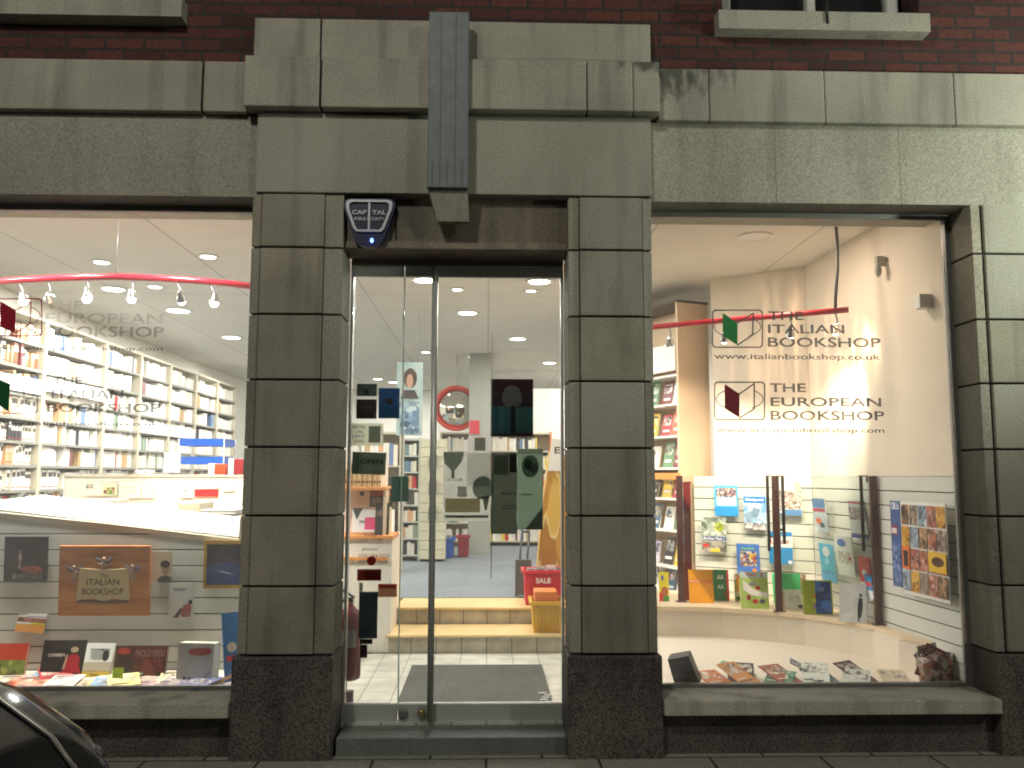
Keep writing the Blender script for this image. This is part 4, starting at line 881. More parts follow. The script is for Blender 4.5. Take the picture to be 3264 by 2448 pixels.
hangL((1115, 668), (1276, 432), 'white book with red and grey figures at its foot', '#cfd2ce', [('r', .2, .78, .7, .86, '#8a9aa8'), ('p', [(.2, .02), (.5, .3), (.62, .28), (.4, .02)], '#5a4a4c'), ('p', [(.5, .04), (.6, .36), (.85, .44), (.95, .3), (.9, .04)], pic(['#a84a44', '#8a6a68', '#c87a6a'], 30)), ('e', .9, .46, .08, .07, '#3a2c2c')], grp=GW)
hangL((1345, 470), (1600, 150), 'dark blue picture in a golden frame cut off by the left pillar', pic(['#b08a3a', '#c49c48', '#9c7a30'], 8), [('r', .08, .08, 1, .92, pic(['#24242e', '#2a2634', '#3c2c34', '#1c1e2a'], 16)), ('r', .09, .09, 1, .45, pic(['#1c3468', '#22407c', '#182a54'], 10)), ('e', .6, .42, .42, .14, '#20396e')], t=.03, name='framed_picture', cat='picture')
hangL((96, 752), (288, 578), 'leaning paperback with a white top and orange foot', '#d4d8d4', [('r', 0, 0, 1, .3, '#d89a50'), ('r', .0, .38, 1, .55, pic(['#8a5a4a', '#a87a6a', '#6a4a40'], 20)), ('r', .5, .3, 1, .38, '#c8c030'), ('r', .3, .62, .98, .9, '#e4e6e4')], tilt=12, roll_=5, grp=GW)
GB = 'books standing along the floor of the left window'
def standL(x0, x1, yb, yt, label, cover, els, t=.02, yw=0, tilt=12, Y=None, name='book', cat='book'):
    a = atz(*w3(x0, yb), LZ+.002); Y = min(a.y, LY-.12) if Y is None else Y; a = at(*w3(x0, yb), Y); a.z = LZ+.012
    c = at(*w3(x1, yb), Y); h = at(*w3(x0, yt), Y+.03).z-a.z
    book(name, label, a, abs(c.x-a.x)/math.cos(R_(yw)), h/math.cos(R_(tilt)), t, cover, els, yw, tilt, cat=cat, group=GB if cat == 'book' else None)
standL(-60, 155, 1058, 835, 'red and mossy green book cut off by the left picture edge', '#b03c22', [('r', 0, 0, 1, .48, pic(['#5a6a2c', '#7a8a40', '#3a4420', '#94984c'], 26))])
standL(255, 548, 1068, 815, 'black book with a woman in a red dress', '#141214', [('t', .14, .55, .52, .64, 'CARMEN', '#c8c4c0'), ('p', [(.5, .1), (.56, .42), (.66, .62), (.8, .62), (.88, .5), (.86, .36), (.94, .06)], '#a81c2e'), ('e', .73, .74, .09, .08, '#b8a890'), ('p', [(.2, .02), (.5, .14), (.94, .12), (.94, .02)], pic(['#8a2030', '#c04a54', '#3a1418'], 14)), ('p', [(.5, .2), (.56, .6), (.6, .6), (.56, .22)], '#b89a84')])
standL(535, 722, 1076, 838, 'white and yellow paperback between the two dark books', '#e2e6e2', [('r', .16, .52, .86, .84, pic(['#9a9c98', '#c8ccc8', '#5a5c5c'], 14)), ('e', .74, .64, .12, .16, '#1e1e20'), ('r', 0, 0, 1, .2, '#d0b850'), ('t', .3, .06, .6, .14, 'Noi', '#4a3c20'), ('r', .0, .2, 1, .45, '#b4ac98')], tilt=18)
standL(740, 1088, 1076, 852, 'wide dark red book with tall pale lettering', pic(['#3a1c1c', '#5a2c26', '#241616', '#4c2420'], 8), [('t', .40, .66, .96, .88, 'PAOLO FRESU', '#8a6a60'), ('e', .16, .84, .12, .1, '#a83a2c'), ('r', .4, .04, .95, .6, pic(['#4a201c', '#7a3a30', '#2c1614'], 18)), ('r', 0, 0, .03, 1, '#5a4a3c')])
standL(740, 812, 1072, 990, 'small lime green note in front of the wide dark red book', '#a8c822', [('r', .2, .55, .8, .6, '#7a9418'), ('r', .2, .4, .7, .45, '#7a9418')], t=.003, Y=.44, name='note_card', cat='note card', tilt=6)
standL(1162, 1412, 1105, 825, 'square white box set with a red cloud and black grass', pic(['#b4b4b0', '#c0c0bc', '#a8a8a6'], 5), [('e', .62, .78, .24, .1, '#b03a2c'), ('e', .44, .78, .14, .08, '#b03a2c'), ('e', .78, .80, .16, .09, '#b03a2c'), ('p', [(.0, .0), (1, 0), (1, .06), (.92, .16), (.9, .06), (.8, .2), (.78, .05), (.66, .13), (.62, .04), (.5, .14), (.47, .05), (.36, .16), (.32, .05), (.22, .18), (.18, .05), (.1, .12), (.05, .04)], '#1c1a1c'), ('p', [(.78, .14), (.93, .32), (.94, .31), (.80, .13)], '#2c2a2c')], t=.09, yw=-7, tilt=4, name='box_set', cat='box')
standL(1490, 1620, 1110, 640, 'tall bright blue card standing against the left pillar', '#1f78c4', [('e', .35, .5, .2, .07, '#f0e4d0'), ('r', .1, .3, .5, .38, '#c83a40')], t=.006, yw=40, Y=.42, name='display_card', cat='card')
# magazines lying flat on the display floor
GM = 'magazines lying on the left window floor'
mg = [(30, 1120, 12, '#d8cfc0', 'cream magazine at the left edge of the window floor'), (110, 1095, -30, '#c85a3a', 'orange red magazine on the window floor below the red and green book'), (200, 1150, 28, '#d88a70', 'salmon magazine on the window floor'), (240, 1085, -10, '#5f9ab0', 'teal blue magazine under the black book'), (320, 1175, 8, '#e4e6e4', 'white magazine at the front of the window floor'), (390, 1090, 40, '#b83a44', 'crimson magazine under the black book'), (460, 1130, -18, '#dfd8cc', 'ivory magazine on the window floor below the white and yellow book'), (540, 1165, 22, '#d0b490', 'sand coloured magazine on the window floor'), (590, 1105, -40, '#e4c884', 'pale yellow magazine under the white and yellow book'), (660, 1165, 15, '#5f9fd0', 'sky blue magazine at the front of the window floor'), (720, 1110, -22, '#8a9a84', 'grey green magazine under the lime note'), (800, 1160, 30, '#e0d890', 'lemon magazine on the window floor'), (870, 1105, 5, '#4a5a5c', 'slate magazine under the wide dark red book'), (930, 1160, -25, '#a88a9a', 'mauve magazine on the window floor'), (1000, 1110, 35, '#b8a498', 'taupe magazine under the wide dark red book'), (1080, 1150, -12, '#7a6a8a', 'purple grey magazine on the window floor'), (1150, 1120, 18, '#d8d0a8', 'straw coloured magazine left of the square white box'), (1230, 1160, -30, '#5a6aa0', 'indigo magazine in front of the square white box'), (1330, 1150, 12, '#c8c0d0', 'lilac magazine in front of the square white box'), (1440, 1165, -8, '#e8e8ea', 'white magazine nearest the left pillar')]
for i, (x, y, a, c, l_) in enumerate(mg):
    p = atz(*w3(x, y), LZ); w, h = .17, .235
    T = Matrix.Translation((p.x-.08, max(.29, p.y-.05), LZ+.004+.0052*(i % 6))) @ Matrix.Rotation(R_(a*.8), 4, 'Z') @ Matrix.Rotation(R_(-86), 4, 'X')
    b = MB(); b.box(0, w, 0, .004, 0, h, mt(c)); elems(b, w, h, [('r', .06, .3, .94, .8, pic([c, '#d8d0c4', '#4a4240', c, '#a8988c'], 26+i)), ('r', .08, .84, .7, .94, '#e8e4da' if i % 2 else '#3a3434'), ('r', .1, .08, .6, .13, '#5a524c'), ('r', .1, .16, .8, .2, '#8a827a')])
    o = b.build('magazine', T=T); tag(o, l_, 'magazine', GM)
a0, a1 = at(*w3(1300, 1152), .40), at(*w3(1525, 1042), .40)
b = MB(); b.prism([a0, a0+Vector((.02, 0, -.012)), a1+Vector((.02, 0, -.01)), a1], (0, .01, 0), M((.62, .34, .14), .5)); tag(b.build('wood_strip', loc=tuple(a0)), 'thin orange strip propped slanting in front of the square white box', 'strip')

# ================================================================== BOOKCASES ALONG THE LEFT WALL
XF, XB = -4.3, -4.56
UY = [2.3, 3.6, 4.93, 5.9, 6.9, 7.92, 8.93, 9.9]
SHZ = [.70, .92, 1.14, 1.36, 1.59, 1.81, 2.03, 2.25, 2.50, 2.74]
ordn = ('top', 'second', 'third', 'fourth', 'fifth', 'sixth', 'seventh', 'eighth', 'ninth', 'tenth')
bayn = ('leftmost bookcase', 'second bookcase from the left', 'third bookcase from the left', 'fourth bookcase from the left', 'fifth bookcase from the left', 'sixth bookcase from the left', 'bookcase nearest the left pillar')
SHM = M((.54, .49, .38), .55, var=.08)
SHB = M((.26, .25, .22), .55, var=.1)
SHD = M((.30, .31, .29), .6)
for i in range(7):
    y0, y1 = UY[i], UY[i+1]
    t = thing('bookcase', f'{bayn[i]} of the pale row along the shop side wall', 'bookcase', (XF, y0, FZ), 'pale bookcases along the shop side wall')
    b = MB(); b.box(XB, XF, y1-.035, y1-.003, FZ, 3.0, SHM); b.build('side_panel', t)
    b = MB(); b.box(XB, XF, y0+.0, y0+.02, FZ, 3.0, SHM); b.build('side_panel', t)
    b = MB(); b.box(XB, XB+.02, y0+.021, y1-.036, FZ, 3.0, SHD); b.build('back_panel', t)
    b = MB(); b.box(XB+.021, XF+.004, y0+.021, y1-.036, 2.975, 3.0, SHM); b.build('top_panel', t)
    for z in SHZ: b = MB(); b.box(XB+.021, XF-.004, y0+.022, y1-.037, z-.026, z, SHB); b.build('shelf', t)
    if i in (0, 1, 3, 4):
        zz = (2.30, 2.35, 0, 2.06, 2.06)[i] if i < 5 else 2.0
        b = MB(); b.box(XF+.0, XF+.012, y0+.03, y1-.05, zz-.04, zz+.10, WHITE)
        hp = b.build('header_panel', t)
        if i == 0:
            b = MB(); b.text('Romans auteurs A-Z', lambda x, z: (XF+.0126, y1-.05-(1-x)*.95, zz-.01+z*.07), 0, 0, 1, 1, M((.25, .33, .4), .6)); b.build('lettering', hp)
spines = {}
def spine(c, h, t):
    key = (c, h, t)
    if key not in spines:
        b = MB(); b.box(-.17, 0, 0, t, 0, h, mt(c)); b.box(-.168, -.006, .0035, t-.0035, h, h+.0006, PAGE)
        b.face([(.0006, .002, h*.62), (.0006, t-.002, h*.62), (.0006, t-.002, h*.86), (.0006, .002, h*.86)], mt('#4a4440' if c in ('#f0eee6', '#e6e0d0', '#dcd8cc') else '#e8e0d0'))
        b.face([(.0006, .002, h*.1), (.0006, t-.002, h*.1), (.0006, t-.002, h*.16), (.0006, .002, h*.16)], mt('#8a3a34'))
        bmesh.ops.recalc_face_normals(b.bm, faces=b.bm.faces)
        me = bpy.data.meshes.new('book'); b.bm.to_mesh(me); b.bm.free()
        for m_ in b.mats: me.materials.append(m_)
        spines[key] = me
    return spines[key]
CN = {'#6a84a8': 'grey blue', '#8a9a88': 'grey green', '#7a4a4c': 'dull red', '#d8a880': 'pale orange', '#f0eee6': 'white', '#e6e0d0': 'cream', '#dcd8cc': 'ivory', '#b89a70': 'tan', '#8a5a3c': 'brown', '#b8343a': 'red', '#2f5a94': 'blue', '#3a3a40': 'black', '#4a7a58': 'green', '#7a2430': 'maroon', '#d88a50': 'orange'}
pal = ['#f0eee6']*26+['#e6e0d0']*9+['#dcd8cc']*7+['#b8343a', '#6a84a8', '#3a3a40', '#8a9a88', '#7a4a4c', '#d8a880', '#b89a70']
palt = ['#b89a70']*5+['#8a5a3c']*3+['#e6e0d0']*3+['#f0eee6']*2+['#2f5a94', '#7a2430', '#3a3a40']
rb = random.Random(3); stuff = MB(); nb = 0
for i in range(7):
    for si, z in enumerate(SHZ):
        if z < .85: continue
        y = UY[i]+.03; end = UY[i+1]-.06; zi = len(SHZ)-1-si
        if i <= 1 and z < 1.1: continue
        P_ = palt if (i == 0 and z > 2.2) else pal
        last = None
        while y < end-.03:
            if rb.random() < .12:
                gp = rb.uniform(.03, .14)
                if last and gp > .055: last[0].rotation_euler.x = -.2; last[0].location.z += last[1]*.2
                last = None; y += gp; continue
            c = rb.choice(P_); th = rb.choice((.035, .045, .055)); h = rb.choice((.15, .165, .178, .19, .2))
            n_ = rb.choice((1, 1, 2, 3)) if i < 4 else 4
            for _ in range(n_):
                if y+th > end: break
                if i < 4 and nb < 215 and z > 1.1:
                    o = bpy.data.objects.new('book', spine(c, h, th)); COL.objects.link(o); o.location = (XF-.02-rb.uniform(0, .035), y, z+.001); last = (o, th)
                    l_ = f'{CN[c]} spined book on the {ordn[zi]} shelf of the {bayn[i]}'
                    tag(o, l_, 'book', l_.replace('book on', 'books on')); nb += 1
                else:
                    stuff.box(XB+.05, XF-.03-rb.uniform(0, .012), y+.001, y+th-.001, z+.001, z+h, mt(c))
                y += th+.0015
# ================================================================== SEEN THROUGH THE DOOR
def front_case(name, label, u0, u1, vt, Y, zs, m, dep=.28, end=None, fill=True):
    x0, x1 = at(u0*K, 1000*K, Y).x, at(u1*K, 1000*K, Y).x; zt = at(u0*K, vt*K, Y).z
    t = thing(name, label, 'bookcase', (x0, Y, FZ))
    b = MB(); b.box(x0, x0+.03, Y, Y+dep, FZ, zt, m); b.build('side_panel', t)
    b = MB(); b.box(x1-.03, x1, Y, Y+dep, FZ, zt, end or m); b.build('side_panel', t)
    b = MB(); b.box(x0+.031, x1-.031, Y+dep-.02, Y+dep, FZ, zt, m); b.build('back_panel', t)
    zz = [FZ+.08+i*(zt-FZ-.1)/zs for i in range(zs+1)]
    for z in zz:
        b = MB(); b.box(x0+.031, x1-.031, Y+.004, Y+dep-.021, z-.02, z, m); b.build('shelf', t)
    if fill:
        for a_, z in enumerate(zz[:-1]):
            x = x0+.04
            while x < x1-.08:
                if rb.random() < .1: x += rb.uniform(.04, .12); continue
                th = rb.uniform(.025, .06); h = min(.26, (zz[1]-zz[0])*rb.uniform(.6, .8)); c = rb.choice(pal[24:]+['#d8c060', '#6a94a8', '#c85a40', '#e6e0d0'])
                stuff.box(x, x+th, Y+.03, Y+dep-.03, z+.001, z+h, mt(c)); x += th+.003
    return t
front_case('bookcase', 'wide bookcase with an orange end panel at the back seen through the door', 950, 1192, 932, 9.0, 6, SHM, end=M((.60, .20, .06), .5))
front_case('bookcase', 'narrow bookcase of upright books left of the door handle', 866, 909, 945, 6.6, 7, M((.50, .53, .48), .5))
front_case('bookcase', 'low bookcase of slanted books behind the reception rack', 770, 868, 930, 5.2, 4, SHM)
tag(stuff.build('books'), 'far shelved books too small to tell apart', 'books', kind='stuff')
x0, x1 = at(908*K, 1000*K, 6.5).x, at(963*K, 1000*K, 6.5).x; zt = at(930*K, 948*K, 6.5).z
b = MB(); z = zt
while z > FZ+.05: b.box(x0, x1, 6.5, 6.8, max(FZ, z-.115), z, M((.62, .60, .44), .6), bev=.003); z -= .12
for i in range(3):
    zc = at(930*K, (985+i*55)*K, 6.45).z; b.box(x0+.12, x0+.16, 6.44, 6.498, zc-.16, zc, mt('#3a3438' if i % 2 else '#4a4a3a')); b.box(x1-.16, x1-.12, 6.44, 6.498, zc-.14, zc+.02, mt('#5a3a34'))
tag(b.build('display_gondola', loc=(x0, 6.5, FZ)), 'cream grooved display stand hung with pens behind the door handle', 'display stand')
x0, x1 = at(1013*K, 900*K, 7.6).x, at(1060*K, 900*K, 7.6).x
b = MB(); b.box(x0, x1, 7.6, 7.95, FZ, CEILZ-.002, M((.42, .43, .38), .7, var=.05), bev=.006); tag(b.build('column', loc=(x0, 7.6, FZ)), 'square grey column in the middle of the shop', 'column')
mc = at(986*K, 882*K, 7.9); 
MR = thing('round_mirror', 'round convex mirror with a red rim half behind the column', 'mirror', tuple(mc))
b = MB(); b.lathe((mc.x, 7.9, mc.z), [(.34, .02), (.34, -.03), (.285, -.03), (.285, .0)], M((.62, .05, .03), .35), 28, axis='Y'); b.build('rim', MR)
b = MB(); b.lathe((mc.x, 7.9, mc.z), [(.283, -.0), (.24, -.04), (.15, -.065), (.01, -.075)], M((.75, .75, .68), .04, metal=1., var=.02), 28, axis='Y'); b.build('reflecting_dome', MR)
b = MB(); b.tube([(mc.x, 7.92, mc.z+.3), (mc.x, 7.92, CEILZ)], .012, STEEL, 8); b.build('hanger', MR)
b = MB(); a, w, h = span(lambda u, v: at(u, v, 7.58), (1497, 1383), (1528, 1340)); b.box(a.x, a.x+w, 7.575, 7.595, a.z, a.z+h, M((.65, .04, .07), .5), bev=.004); tag(b.build('red_notice', loc=tuple(a)), 'small red notice fixed to the column below the mirror', 'notice')
b = MB(); b.box(at(1150*K, 900*K, 9.7).x, 2.98, 9.7, 9.78, FZ, CEILZ-.3, WHITE); struct('wall_inner', b)
lamp('lamp_light', 'AREA', (1.6, 8.6, CEILZ-.02), 26, (1, .97, .9), (1.7, 9.6, 1.5), size=.2)  # extra light without a fitting, added to brighten the inner wall
# hanging picture banner
a, w, h = span(lambda u, v: at(u, v, 4.6), (1262, 1388), (1345, 1155))
book('picture_banner', 'tall hanging banner with a portrait of a curly haired person', a, w, h, .012, pic(['#8fa8a8', '#a4b8b4', '#7f9898'], 5), [('r', .1, .5, .88, .95, '#9fb0ac'), ('e', .52, .78, .26, .14, pic(['#3a2c24', '#52402f', '#2a201c'], 22)), ('e', .5, .74, .13, .10, '#b08a74'), ('p', [(.14, .5), (.3, .62), (.7, .62), (.86, .5)], '#3a3632'), ('r', .14, .02, .88, .46, pic(['#5a7a94', '#8fa8b8', '#34506a', '#b0c4c8'], 16))], cat='banner')
b = MB(); b.tube([(a.x+w*.2, 4.606, a.z+h-.01), (a.x+w*.2, 4.606, CEILZ)], .003, DSTEEL, 6); b.tube([(a.x+w*.8, 4.606, a.z+h-.01), (a.x+w*.8, 4.606, CEILZ)], .003, DSTEEL, 6); tag(b.build('banner_wires', loc=(a.x, 4.606, CEILZ)), 'pair of thin wires holding the portrait banner under the ceiling', 'wire')
# reception rack on the left of the steps
RXL, RXR, RY = -1.32, at(845*K, 1300*K, 2.24).x, 2.24
RK = thing('reception_rack', 'cream reception rack with three orange shelf edges left of the steps', 'rack', (RXL, RY, .10))
zz = [at(800*K, v*K, RY).z for v in (1410, 1203, 1157, 1052)]
b = MB(); b.box(RXL, RXR, RY, 3.0, .102, zz[2]-.02, OFFW); b.build('cabinet', RK)
for i, (z, xr_) in enumerate(((zz[1], RXR-.03), (zz[2], RXR+.01), (zz[3], RXR-.06))):
    b = MB(); b.box(RXL, xr_, RY-.03, (RY-.001) if i == 0 else 2.7, z-.028, z, ORANGE, bev=.004); b.build('shelf_edge', RK)
b = MB(); b.box(RXL, RXR-.10, 2.7, 2.74, zz[2], zz[3]+.3, OFFW); b.build('back_panel', RK)
b = MB(); b.box(RXR-.08, RXR-.06, RY+.02, 2.7, zz[2], zz[3]-.03, PINE); b.build('side_panel', RK)
z_, Yr = zz[2]+.002, 2.32
for x0, x1, z0, z1, c, els, l_ in ((300, 480, .02, .22, '#dfe4e4', [('r', .55, .1, 1, .6, '#d8407a'), ('t', .3, .36, .6, .48, 'OPERA', '#3a3a3a'), ('p', [(.0, .98), (.2, .5), (.45, .98)], '#3a4440')], 'white and pink magazine at the front of the reception rack'), (480, 590, .0, .26, '#2c2824', [('r', .1, .6, .9, .9, pic(['#2c2824', '#6a5a50', '#8a7a6a'], 30))], 'dark magazine beside the pink one on the reception rack'), (300, 412, .24, .36, '#d8d4b8', [('r', .3, .6, .6, .9, '#2c2824')], 'cream magazine at the back of the reception rack'), (415, 600, .22, .37, '#3a3c34', [('r', .0, .6, .98, .85, '#b04a30'), ('r', .1, .1, .5, .5, '#8a8a84')], 'dark magazine with a red band at the back of the reception rack')):
    a, c_ = at(*w5(x0, 1300), Yr), at(*w5(x1, 1300), Yr)
    if a.x < RXL+.01: a.x = RXL+.01
    book('magazine', l_, (a.x, Yr if z0 < .2 else Yr+.16, z_+z0), c_.x-a.x, z1-z0, .01, c, els, 0, 10, cat='magazine', group='magazines on the reception rack')
x = RXL+.15; i = 0
while x < RXR-.12:
    c = ('#c8b48a', '#e0d4b0', '#b09a70', '#d8cc9c')[i % 4]; h = .15+.02*(i % 3)
    b = MB(); b.box(x, x+.018, 2.36, 2.5, zz[3]+.001, zz[3]+h, mt(c)); b.box(x+.003, x+.015, 2.359, 2.36, zz[3]+.03, zz[3]+.05, mt('#6a4a34')); tag(b.build('booklet', loc=(x, 2.36, zz[3])), 'thin tan booklet upright on the top orange shelf of the reception rack', 'booklet', 'booklets on the reception rack'); x += .021; i += 1
# fire extinguisher
ec = at(*k(755, 1390), .56); ez0, ez1 = at(*k(751, 1468), .56).z, at(*k(751, 1311), .56).z
FX = thing('fire_extinguisher', 'dark red fire extinguisher hung just inside the left side pane', 'fire extinguisher', (ec.x, .56, ez0))
MRN = M((.16, .012, .018), .3)
b = MB(); H = ez1-ez0; b.lathe((ec.x, .56, ez0), [(.05, 0), (.066, .01), (.07, .03), (.07, H-.07), (.058, H-.03), (.03, H), (.02, H+.012), (.02, H+.03)], MRN, 22); b.build('cylinder', FX)
b = MB(); b.box(ec.x-.018, ec.x+.018, .545, .575, ez1+.03, ez1+.055, BLACK); b.hexa([Vector(p) for p in ((ec.x-.06, .55, ez1+.10), (ec.x-.055, .57, ez1+.10), (ec.x+.02, .55, ez1+.05), (ec.x+.025, .57, ez1+.05), (ec.x-.065, .55, ez1+.115), (ec.x-.06, .57, ez1+.115), (ec.x+.02, .55, ez1+.066), (ec.x+.025, .57, ez1+.066))], BLACK); b.build('valve_handle', FX)
b = MB(); b.tube([(ec.x-.02, .56, ez1+.045), (ec.x-.08, .56, ez1+.02), (ec.x-.092, .56, ez1-.1), (ec.x-.088, .56, ez0+.12)], .011, BLACK, 8); b.build('hose', FX)
b = MB()
n_ = 8
for i in range(n_): 
    a0, a1 = R_(200+14*i), R_(200+14*(i+1)); r = .0706
    b.face([(ec.x+r*math.cos(a0), .56+r*math.sin(a0), ez0+.2), (ec.x+r*math.cos(a1), .56+r*math.sin(a1), ez0+.2), (ec.x+r*math.cos(a1), .56+r*math.sin(a1), ez0+.3), (ec.x+r*math.cos(a0), .56+r*math.sin(a0), ez0+.3)], M((.30, .28, .26), .5))
b.build('label_band', FX)
b = MB(); b.box(ec.x-.12, ec.x-.0705, .54, .58, ez0+.30, ez0+.34, STEEL); b.build('wall_bracket', FX)
pq = at(*k(748, 1500), .5); b = MB(); b.box(pq.x-.045, pq.x+.04, .47, .53, .102, .23, M((.10, .06, .09), .6), bev=.004); b.box(pq.x-.004, pq.x+.004, .495, .505, .23, .30, STEEL); tag(b.build('foot_block', loc=(pq.x, .5, .102)), 'small dark purple block on the floor under the fire extinguisher', 'block')
# doormat
mq = [atz(u*K, v*K, .10) for u, v in ((850, 1520), (1205, 1520), (1170, 1438), (890, 1440))]
b = MB(); b.box(mq[3].x, mq[2].x, mq[0].y-.15, mq[3].y, .1005, .112, MATT); tag(b.build('doormat', loc=(0, 1.2, .1005)), 'large grey doormat on the pale tiled entrance floor', 'doormat')
b = MB()
for i in range(6):
    x_, y_ = mq[2].x-.03+.02*math.sin(i*2.1), .62+.05*i; b.box(x_-.03, x_+.02, y_, y_+.03, .1125, .1145+.001*i, M((.42, .43, .40), .8), Matrix.Translation((0, 0, 0)))
tag(b.build('paper_scraps', loc=(mq[2].x, .7, .1125)), 'few grey paper scraps on the near right corner of the doormat', 'paper scraps')
# crates
def crate(name, label, x0, x1, y0, y1, z0, z1, c, rimh=.03, taper=.02, fillc=None, text=None):
    m_ = M(c, .4, var=.1); t = thing(name, label, 'crate', (x0, y0, z0)); b = MB()
    def wall(P, Q):  # P bottom pair, Q top pair, thickness inward handled by second sheet
        b.face([P[0], P[1], Q[1], Q[0]], m_)
    B_ = [Vector((x0+taper, y0+taper, z0+.002)), Vector((x1-taper, y0+taper, z0+.002)), Vector((x1-taper, y1-taper, z0+.002)), Vector((x0+taper, y1-taper, z0+.002))]
    T_ = [Vector((x0+.008, y0+.008, z1)), Vector((x1-.008, y0+.008, z1)), Vector((x1-.008, y1-.008, z1)), Vector((x0+.008, y1-.008, z1))]
    for i in range(4): wall((B_[i], B_[(i+1) % 4]), (T_[i], T_[(i+1) % 4]))
    b.face(B_[::-1], m_); n_ = 9
    for i in range(1, n_): 
        x = x0+taper+(x1-x0-2*taper)*i/n_; b.box(x-.006, x+.006, y0+.002, y0+.02, z0+.02, z1-rimh-.01, m_)
    b.build('body', t)
    b = MB(); r = .012; b.box(x0-r, x1+r, y0-r, y0+.01, z1-rimh, z1, m_, bev=.003); b.box(x0-r, x1+r, y1-.01, y1+r, z1-rimh, z1, m_, bev=.003); b.box(x0-r, x0+.01, y0+.0105, y1-.0105, z1-rimh, z1, m_); b.box(x1-.01, x1+r, y0+.0105, y1-.0105, z1-rimh, z1, m_); b.build('rim', t)
    return t
q0, q1 = at(905*K, 1210*K, 7.0).x, at(981*K, 1210*K, 7.0).x
crate('storage_crate', 'blue plastic crate of books on the carpet behind the door handle', q0, q1, 7.0, 7.35, FZ, at(940*K, 1163*K, 7.0).z, (.03, .12, .50))
q2 = at(1014*K, 1200*K, 7.1).x
crate('storage_crate', 'dark red plastic crate beside the blue crate on the carpet', q1+.03, q2, 7.1, 7.42, FZ, at(1000*K, 1158*K, 7.1).z, (.32, .015, .03))
GC = 'books packed in the blue crate'
for i in range(7):
    x = q0+.03+i*(q1-q0-.08)/7; b = MB(); b.box(x, x+.05, 7.06, 7.3, FZ+.01, at(940*K, (1155+3*(i % 3))*K, 7.0).z, mt(('#e8e4da', '#4a6a8a', '#d8d4c8', '#3a3438', '#e8e8e4', '#8a3a34', '#c8c4b8')[i])); b.box(x+.005, x+.045, 7.058, 7.0595, FZ+.2, FZ+.3, mt('#8a8478')); tag(b.build('book', loc=(x, 7.06, FZ+.01)), ('white', 'blue', 'pale grey', 'black', 'bright white', 'red', 'beige')[i]+' book standing in the blue crate', 'book', GC)
z1 = at(1170*K, 1232*K, 2.76).z; q0, q1 = at(1131*K, 1260*K, 2.76).x, at(1216*K, 1260*K, 2.76).x
RC = crate('shopping_basket', 'bright red basket of leaflets on the upper step', q0, q1, 2.76, 3.06, .386, z1, (.60, .015, .04))
b = MB(); xm = (q0+q1)/2; b.text('SALE', lambda x, z: (xm-.065+x*.13, 2.755, z1-.11+z*.045), 0, 0, 1, 1, M((.85, .8, .8), .5), .03); b.build('lettering', RC)
for i, (c, l_) in enumerate((('#e8e6e2', 'white leaflet at the left end of the red basket'), ('#d8d4d0', 'grey leaflet in the middle of the red basket'), ('#f0eee8', 'cream leaflet standing highest in the red basket'), ('#c8d0d8', 'pale blue leaflet at the right end of the red basket'))):
    x = q0+.03+i*.085; b = MB(); b.box(x, x+.08, 2.82+.03*(i % 2), 2.83+.03*(i % 2), .40, z1+.015+.012*(i % 3), mt(c)); b.box(x+.01, x+.07, 2.8185+.03*(i % 2), 2.8195+.03*(i % 2), z1-.01, z1+.005, mt('#8a8a8a')); tag(b.build('leaflet', loc=(x, 2.82, .4)), l_, 'leaflet', 'leaflets in the red basket')
z1 = at(1180*K, 1292*K, 2.26).z; q0, q1 = at(1148*K, 1330*K, 2.26).x, at(1221*K, 1330*K, 2.26).x
crate('storage_crate', 'yellow plastic crate on the lower step under the red basket', q0, q1, 2.26, 2.60, .246, z1-.03, (.62, .36, .02))
b = MB(); b.box(q0+.03, q1-.06, 2.30, 2.55, z1-.10, z1+.045, M((.70, .20, .04), .5), bev=.006); tag(b.build('orange_folder', loc=(q0, 2.3, z1-.1)), 'orange folder box sticking out of the yellow crate', 'box')
# golden printed cardboard stand and dark trolley
a = at(1160*K, 1228*K, 3.1); c = at(1222*K, 1228*K, 3.1); zt = at(1190*K, 975*K, 3.1).z
DS = thing('cardboard_stand', 'tall golden printed cardboard stand at the right of the door view', 'display stand', (a.x, 3.1, .386))
gold = pic(['#b8862e', '#d8b45a', '#e8d8a0', '#a87828', '#c89a40'], 6, stretch=(1, 1, .35))
b = MB(); zb_ = .388
P = [Vector((a.x-.02, 3.08, zb_)), Vector((c.x, 3.08, zb_)), Vector((c.x+.06, 3.08, zt-.25)), Vector((c.x-.02, 3.08, zt)), Vector((a.x+.12, 3.08, zt)), Vector((a.x+.05, 3.08, zt-.5))]
b.prism(P, (0, .22, 0), gold); b.build('body', DS)
b = MB(); b.prism([Vector((a.x+.02, 3.076, zb_+.0)), Vector((c.x-.03, 3.076, zb_)), Vector((c.x-.08, 3.076, zb_+.12)), Vector((a.x+.1, 3.076, zb_+.18))], (0, .003, 0), M((.25, .45, .62), .5)); b.build('blue_panel', DS)
b = MB(); b.prism([Vector((a.x+.1, 3.07, zt-.18)), Vector((c.x-.02, 3.07, zt-.18)), Vector((c.x-.02, 3.07, zt+.10)), Vector((a.x+.14, 3.07, zt+.12))], (0, .03, 0), WHITE); b.text('EN', lambda x, z: (a.x+.16+x*.14, 3.0695, zt-.02+z*.06), 0, 0, 1, 1, INK, .02); b.build('header_card', DS)
q = at(1126*K, 1290*K, 3.35); TR = thing('folding_trolley', 'dark folding trolley leaning by the red basket', 'trolley', (q.x, 3.35, FZ)); b = MB()
zt = at(1130*K, 1150*K, 3.35).z
for dx in (0, .07): b.tube([(q.x-.04+dx, 3.30, FZ+.03), (q.x+.01+dx, 3.45, zt)], .011, BLACK, 8)
